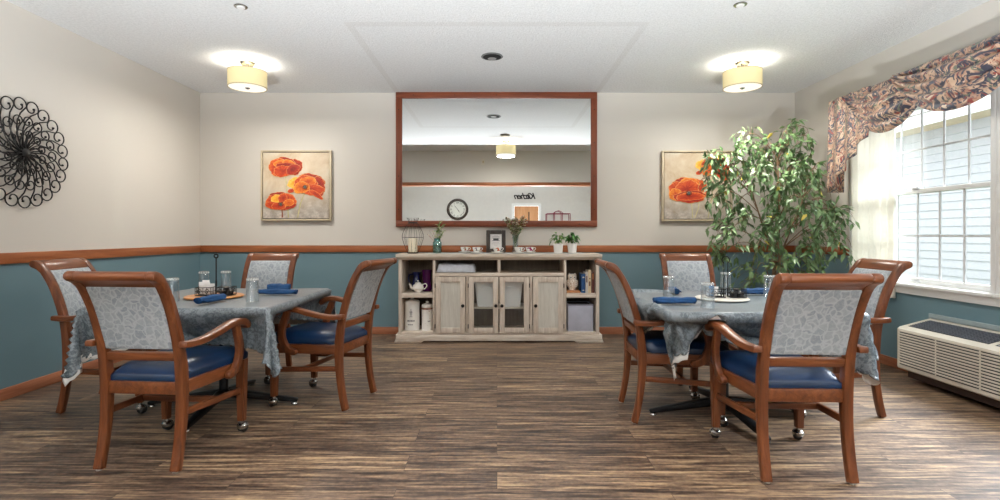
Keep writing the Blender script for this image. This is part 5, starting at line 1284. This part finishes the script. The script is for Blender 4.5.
def napkin(x, y, L, ang, r, label, seed):
    rr = random.Random(seed); t = thing('rolled_napkin', label, 'napkin', (x, y, CZ + 0.003), ang, 'rolled blue napkins')
    def fn(u, v):
        a = v * 2 * PI * 1.0; q = r * (1 + 0.10 * math.sin(u * 7 + 2 * a + seed) + 0.06 * math.sin(u * 19 + 3 * a)) * (0.90 + 0.10 * math.sin(PI * u))
        return ((u - 0.5) * L, 1.22 * q * math.cos(a), max(0.0, r * 0.92 + q * math.sin(a) * 0.95))
    MB().grid(fn, 26, 20).build('roll', M['napkin'], t, smooth=60)
    # spiral ends and the loose outer flap
    for s in (-1, 1):
        b = MB(); sp = []
        for k in range(26):
            a = k / 25 * 2 * PI * 2.1; q = r * 0.93 * (1 - 0.85 * k / 25); sp.append((s * (L / 2 + 0.002), 1.15 * q * math.cos(a), r * 0.92 + 0.92 * q * math.sin(a)))
        b.tube(sp, 0.0022, 5); b.prism([(1.05 * r * 0.9 * math.cos(2 * PI * k / 20), r * 0.92 + 0.85 * r * math.sin(2 * PI * k / 20)) for k in range(20)], 'x', s * (L / 2 - 0.006) - 0.001, s * (L / 2 - 0.006) + 0.001)
        b.build('rolled_end', M['napkin'], t)
    fl = MB().grid(lambda u, v: ((u - 0.5) * L * (0.97 - 0.25 * v * abs(math.sin(seed))), -1.2 * r - 0.006 * v - 0.003, r * (1.0 - 0.55 * v) + 0.002 * math.sin(u * 12)), 14, 4)
    o = fl.build('flap', M['napkin'], t, smooth=60); so = o.modifiers.new('thickness', 'SOLIDIFY'); so.thickness = 0.0025
napkin(-1.752, 3.150, 0.215, 1.40, 0.023, 'rolled blue napkin lying at an angle in front of the round wooden tray', 1)
napkin(-1.515, 3.56, 0.262, -0.03, 0.019, 'long rolled blue napkin lying crosswise, right of the tumbler on the left table', 2)
napkin(-1.60, 3.78, 0.150, 0.25, 0.028, 'short thick rolled blue napkin behind the long one on the left table', 3)
napkin(1.062, 3.08, 0.245, 0.02, 0.021, 'long rolled blue napkin lying crosswise at the near left of the right table', 4)
napkin(1.245, 3.62, 0.150, 1.45, 0.022, 'rolled blue napkin seen end-on behind the left tumbler of the right table', 5)
napkin(1.80, 3.56, 0.200, 0.05, 0.023, 'rolled blue napkin at the far right of the right table, before the tree', 6)
napkin(1.685, 3.04, 0.150, 1.20, 0.024, 'rolled blue napkin peeping out beside the nearest chair back', 7)
def tray(x, y, r, m, label):
    b = MB(); b.lathe([(0, 0), (r - 0.008, 0), (r, 0.005), (r, 0.010), (r - 0.006, 0.013), (r - 0.014, 0.011), (0, 0.011)], seg=56)
    return obj('serving_tray', b, m, label, 'tray', (x, y, CZ), 0, 'round trays under the caddies')
tray(-1.875, 3.42, 0.178, wood('honey_wood_tray', rgb(196, 122, 58), rgb(218, 148, 82), rgb(230, 166, 102), 'x', 0.35), 'round honey-coloured wooden tray in the middle of the left table')
tray(1.445, 3.31, 0.162, plain('cream_tray', rgb(232, 226, 212), 0.35, var=0.02), 'round cream tray in the middle of the right table')
def caddy(x, y, rot, label, loop):
    c = thing('condiment_caddy', label, 'caddy', (x, y, CZ + 0.0115), rot, 'black wire condiment caddies')
    w = 0.0022; I = M['black_iron']
    for s in (-1, 1):
        cx = s * 0.064; b = MB()
        for z in (0.004, 0.030, 0.056): b.tube(smoothpath([(cx - 0.048, -0.045, z), (cx + 0.048, -0.045, z), (cx + 0.048, 0.045, z), (cx - 0.048, 0.045, z)], 1, True), w, 5, closed=True)
        for k in range(5):
            xx = cx - 0.048 + 0.024 * k
            for yy in (-0.045, 0.045): b.cyl((xx, yy, 0.002), (xx, yy, 0.056), w * 0.8, seg=5)
        for k in range(1, 4):
            yy = -0.045 + 0.0225 * k
            for xx in (cx - 0.048, cx + 0.048): b.cyl((xx, yy, 0.002), (xx, yy, 0.056), w * 0.8, seg=5)
        for k in range(6): b.cyl((cx - 0.048, -0.045 + 0.018 * k, 0.004), (cx + 0.048, -0.045 + 0.018 * k, 0.004), w * 0.8, seg=5)
        for yy in (-0.0465, 0.0465):      # little scrolls on the basket sides
            for k in (-1, 1): b.tube([(cx + k * 0.024 + 0.016 * math.cos(q * 0.5) * (1 - q / 20), yy, 0.03 + 0.018 * math.sin(q * 0.5) * (1 - q / 20)) for q in range(16)], w, 5)
        b.build('basket', I, c)
    b = MB()
    if loop:
        for k in (-1, 1): b.cyl((k * 0.012, 0, 0.004), (k * 0.012, 0, 0.222), 0.0025, seg=8)
        b.tube([(0.023 * math.cos(a) , 0, 0.242 + 0.023 * math.sin(a)) for a in [-PI / 2 + 0.5 + (2 * PI - 1.0) * q / 20 for q in range(21)]], 0.0032, 8)
    else:
        b.cyl((0, 0, 0.004), (0, 0, 0.25), 0.0042, seg=8); b.tube([(0.012 * math.cos(a), 0, 0.262 + 0.012 * math.sin(a)) for a in [2 * PI * q / 16 for q in range(16)]], 0.0050, 8, closed=True)
        b.cyl((0, 0, 0.06), (0, 0, 0.10), 0.006, seg=8)
    b.build('handle', I, c)
    return c
caddy(-1.865, 3.42, 0.12, 'black wire condiment caddy with a tall straight handle, on the left table', False)
caddy(1.475, 3.32, -0.1, 'black wire condiment caddy with a ring-topped handle, on the right table', True)
PK = plain('white_paper_packet', rgb(240, 240, 240), 0.6, var=0.01); PKB = plain('blue_paper_packet', rgb(60, 130, 190), 0.6)
def packet(x, y, z, w, h, rx, rz, m, label, group):
    o = thing('sugar_packet', label, 'packet', (x, y, z), rz, group)
    MB().lim(-w / 2, w / 2, -0.0032, 0.0032, 0.004, h - 0.004, 0.003, Matrix.Rotation(rx, 4, 'X')).build('pouch', m, o)
    b = MB(); rmx = Matrix.Rotation(rx, 4, 'X')
    for zz in (0.001, h - 0.005): b.lim(-w / 2, w / 2, -0.0008, 0.0008, zz, zz + 0.005, 0, rmx)
    b.build('crimp', m, o, smooth=0)
pz = CZ + 0.0115 + 0.007
for k, (dx, dy, h, rx, rz, m, lb) in enumerate(((-0.095, 0.012, 0.072, 0.10, 0.1, PK, 'tall white paper packet in the left basket of the left caddy, outermost'), (-0.072, 0.0, 0.082, -0.12, 0.16, PK, 'white paper packet standing highest in the left caddy basket'), (-0.048, -0.014, 0.074, 0.14, -0.05, PK, 'white paper packet at the front of the left caddy basket'),
                                      (-0.042, 0.018, 0.062, 0.08, 0.2, PK, 'short white paper packet next to the handle of the left caddy'))):
    packet(-1.865 + dx, 3.42 + dy, pz, 0.044, h * 1.15, rx, rz, m, lb, 'packets in the left caddy')
for k, (dx, dy, h, m, lb) in enumerate(((-0.095, 0.0, 0.070, PKB, 'blue paper packet in the right caddy, leftmost'), (-0.062, 0.014, 0.062, PK, 'white paper packet in the right caddy beside the handle'))):
    packet(1.475 + dx, 3.32 + dy, pz, 0.036, h, 0.1, 0.1, m, lb, 'packets in the right caddy')
def tub(x, y, z, label, group, m=None):
    o = thing('creamer_tub', label, 'tub', (x, y, z), 0, group)
    MB().lathe([(0, 0), (0.013, 0), (0.014, 0.002), (0.017, 0.022), (0, 0.022)], seg=20).build('cup', m or M['grille_dark'], o)
    MB().lathe([(0, 0.0222), (0.0195, 0.0222), (0.0195, 0.0238), (0, 0.0242)], seg=20).build('foil_lid', M['chrome'], o)
for cx_, cy_, rot, side in ((-1.865, 3.42, 0.12, 'left'), (1.475, 3.32, -0.1, 'right')):
    for k, (dx, dy, dz, w) in enumerate(((0.045, -0.022, 0, 'front left'), (0.085, -0.022, 0, 'front right'), (0.045, 0.022, 0, 'back left'), (0.085, 0.022, 0, 'back right'), (0.065, 0.0, 0.0255, 'topmost'))):
        tub(cx_ + dx * math.cos(rot) - dy * math.sin(rot), cy_ + dx * math.sin(rot) + dy * math.cos(rot), pz + dz, 'small black foil-lidded tub in the %s caddy, %s of the five' % (side, w), 'tubs in the %s caddy' % side)

# ------------------------------------------------------------------ things on the kitchen wall behind the camera, seen in the mirror
ck = thing('wall_clock', 'large round wall clock with a dark rim, reflected in the mirror', 'clock', (-1.235, YR, 1.915))
ry = Matrix.Rotation(-PI / 2, 4, 'X')
MB().lathe([(0.255, 0.001), (0.335, 0.001), (0.338, 0.02), (0.315, 0.045), (0.285, 0.05), (0.262, 0.035), (0.255, 0.012), (0.255, 0.001)], seg=56, M=ry).build('rim', wood('bronze_rim', rgb(38, 30, 25), rgb(60, 50, 42), rgb(86, 76, 66), 'x', 0.4, 2), ck)
face = MB().lathe([(0, 0.012), (0.258, 0.012), (0.258, 0.004), (0, 0.004)], seg=48, M=ry).build('dial', plain('clock_dial', rgb(226, 228, 220), 0.4, var=0.02), ck)
b = MB()
NUM = ['XII', 'I', 'II', 'III', 'IIII', 'V', 'VI', 'VII', 'VIII', 'IX', 'X', 'XI']
for k in range(12):
    a = PI / 2 - k * PI / 6
    cu_ = bpy.data.curves.new('n', 'FONT'); cu_.body = NUM[k]; cu_.size = 0.075; cu_.align_x = 'CENTER'; cu_.align_y = 'CENTER'; cu_.extrude = 0.001
    to = bpy.data.objects.new('n', cu_); col.objects.link(to); dg = bpy.context.evaluated_depsgraph_get(); me = bpy.data.meshes.new_from_object(to.evaluated_get(dg))
    me.transform(Matrix.Translation((-0.205 * math.cos(a), 0.0135, 0.205 * math.sin(a))) @ Matrix.Rotation(PI, 4, 'Z') @ Matrix.Rotation(PI / 2, 4, 'X') @ Matrix.Rotation(a - PI / 2, 4, 'Z')); b.bm.from_mesh(me)
    bpy.data.objects.remove(to); bpy.data.curves.remove(cu_); bpy.data.meshes.remove(me)
b.build('numerals', M['black_iron'], face, smooth=0)
for nm, L, w, deg in (('hour_hand', 0.125, 0.012, 214), ('minute_hand', 0.19, 0.008, 38)):
    a = math.radians(90 - deg); mm = Matrix.Rotation(-(a - PI / 2), 4, 'Y')
    mm = Matrix.Rotation(math.radians(-deg), 4, 'Y')
    MB().prism([(-w / 2, -0.03), (w / 2, -0.03), (w * 0.8, L * 0.6), (0, L), (-w * 0.8, L * 0.6)], 'y', 0.014 if nm[0] == 'h' else 0.017, 0.016 if nm[0] == 'h' else 0.019, 0, mm).build(nm, M['black_iron'], ck, smooth=0)
# the word over the kitchen door
cu_ = bpy.data.curves.new('Kitchen', 'FONT'); cu_.body = 'Kitchen'; cu_.size = 0.265; cu_.shear = 0.35; cu_.extrude = 0.006; cu_.align_x = 'CENTER'; cu_.space_character = 0.80; cu_.offset = 0.006
to = bpy.data.objects.new('word', cu_); col.objects.link(to); dg = bpy.context.evaluated_depsgraph_get(); me = bpy.data.meshes.new_from_object(to.evaluated_get(dg))
bpy.data.objects.remove(to); bpy.data.curves.remove(cu_)
me.transform(Matrix.Rotation(PI, 4, 'Z') @ Matrix.Rotation(PI / 2, 4, 'X')); me.materials.clear(); me.materials.append(M['black_iron'])
wo = bpy.data.objects.new('wall_sign', me); col.objects.link(wo); wo.location = (0.885, YR + 0.008, 2.245)
tag(wo, 'black script word Kitchen above the wooden door, reflected in the mirror', 'sign')
# burgundy rack with an arched top rail
rk = thing('display_rack', 'burgundy metal rack with an arched top, reflected in the mirror right of the door', 'rack', (1.885, YR + 0.21, 0))
RM = plain('burgundy_metal', rgb(136, 56, 76), 0.45)
for x in (-0.36, -0.12, 0.12, 0.36):
    for y in (-0.16, 0.16): MB().cyl((x, y, 0), (x, y, 1.77 if abs(x) > 0.2 else 1.80), 0.011, seg=10).build('post', RM, rk)
for y in (-0.16, 0.16):
    b = MB(); b.cyl((-0.36, y, 1.77), (0.36, y, 1.77), 0.011, seg=10); b.tube(smoothpath([(-0.14, y, 1.775), (-0.08, y, 1.83), (0, y, 1.86), (0.08, y, 1.83), (0.14, y, 1.775)], 6), 0.010, 8); b.build('top_rail', RM, rk)
for z in (0.25, 0.75, 1.25): MB().lim(-0.36, 0.36, -0.16, 0.16, z, z + 0.015, 0.003).build('shelf', RM, rk)
pl = thing('wall_plate', 'small beige plate on the header wall, reflected in the mirror', 'switch', (-0.27, HY, 2.545))  # small plate of unknown use on the header
MB().lim(-0.032, 0.032, 0.0005, 0.012, -0.06, 0.06, 0.004).build('plate', M['cream_metal'], pl)
MB().lim(-0.010, 0.010, 0.012, 0.02, -0.02, 0.02, 0.003).build('slider', plain('tan_plastic', rgb(190, 168, 120), 0.5), pl)
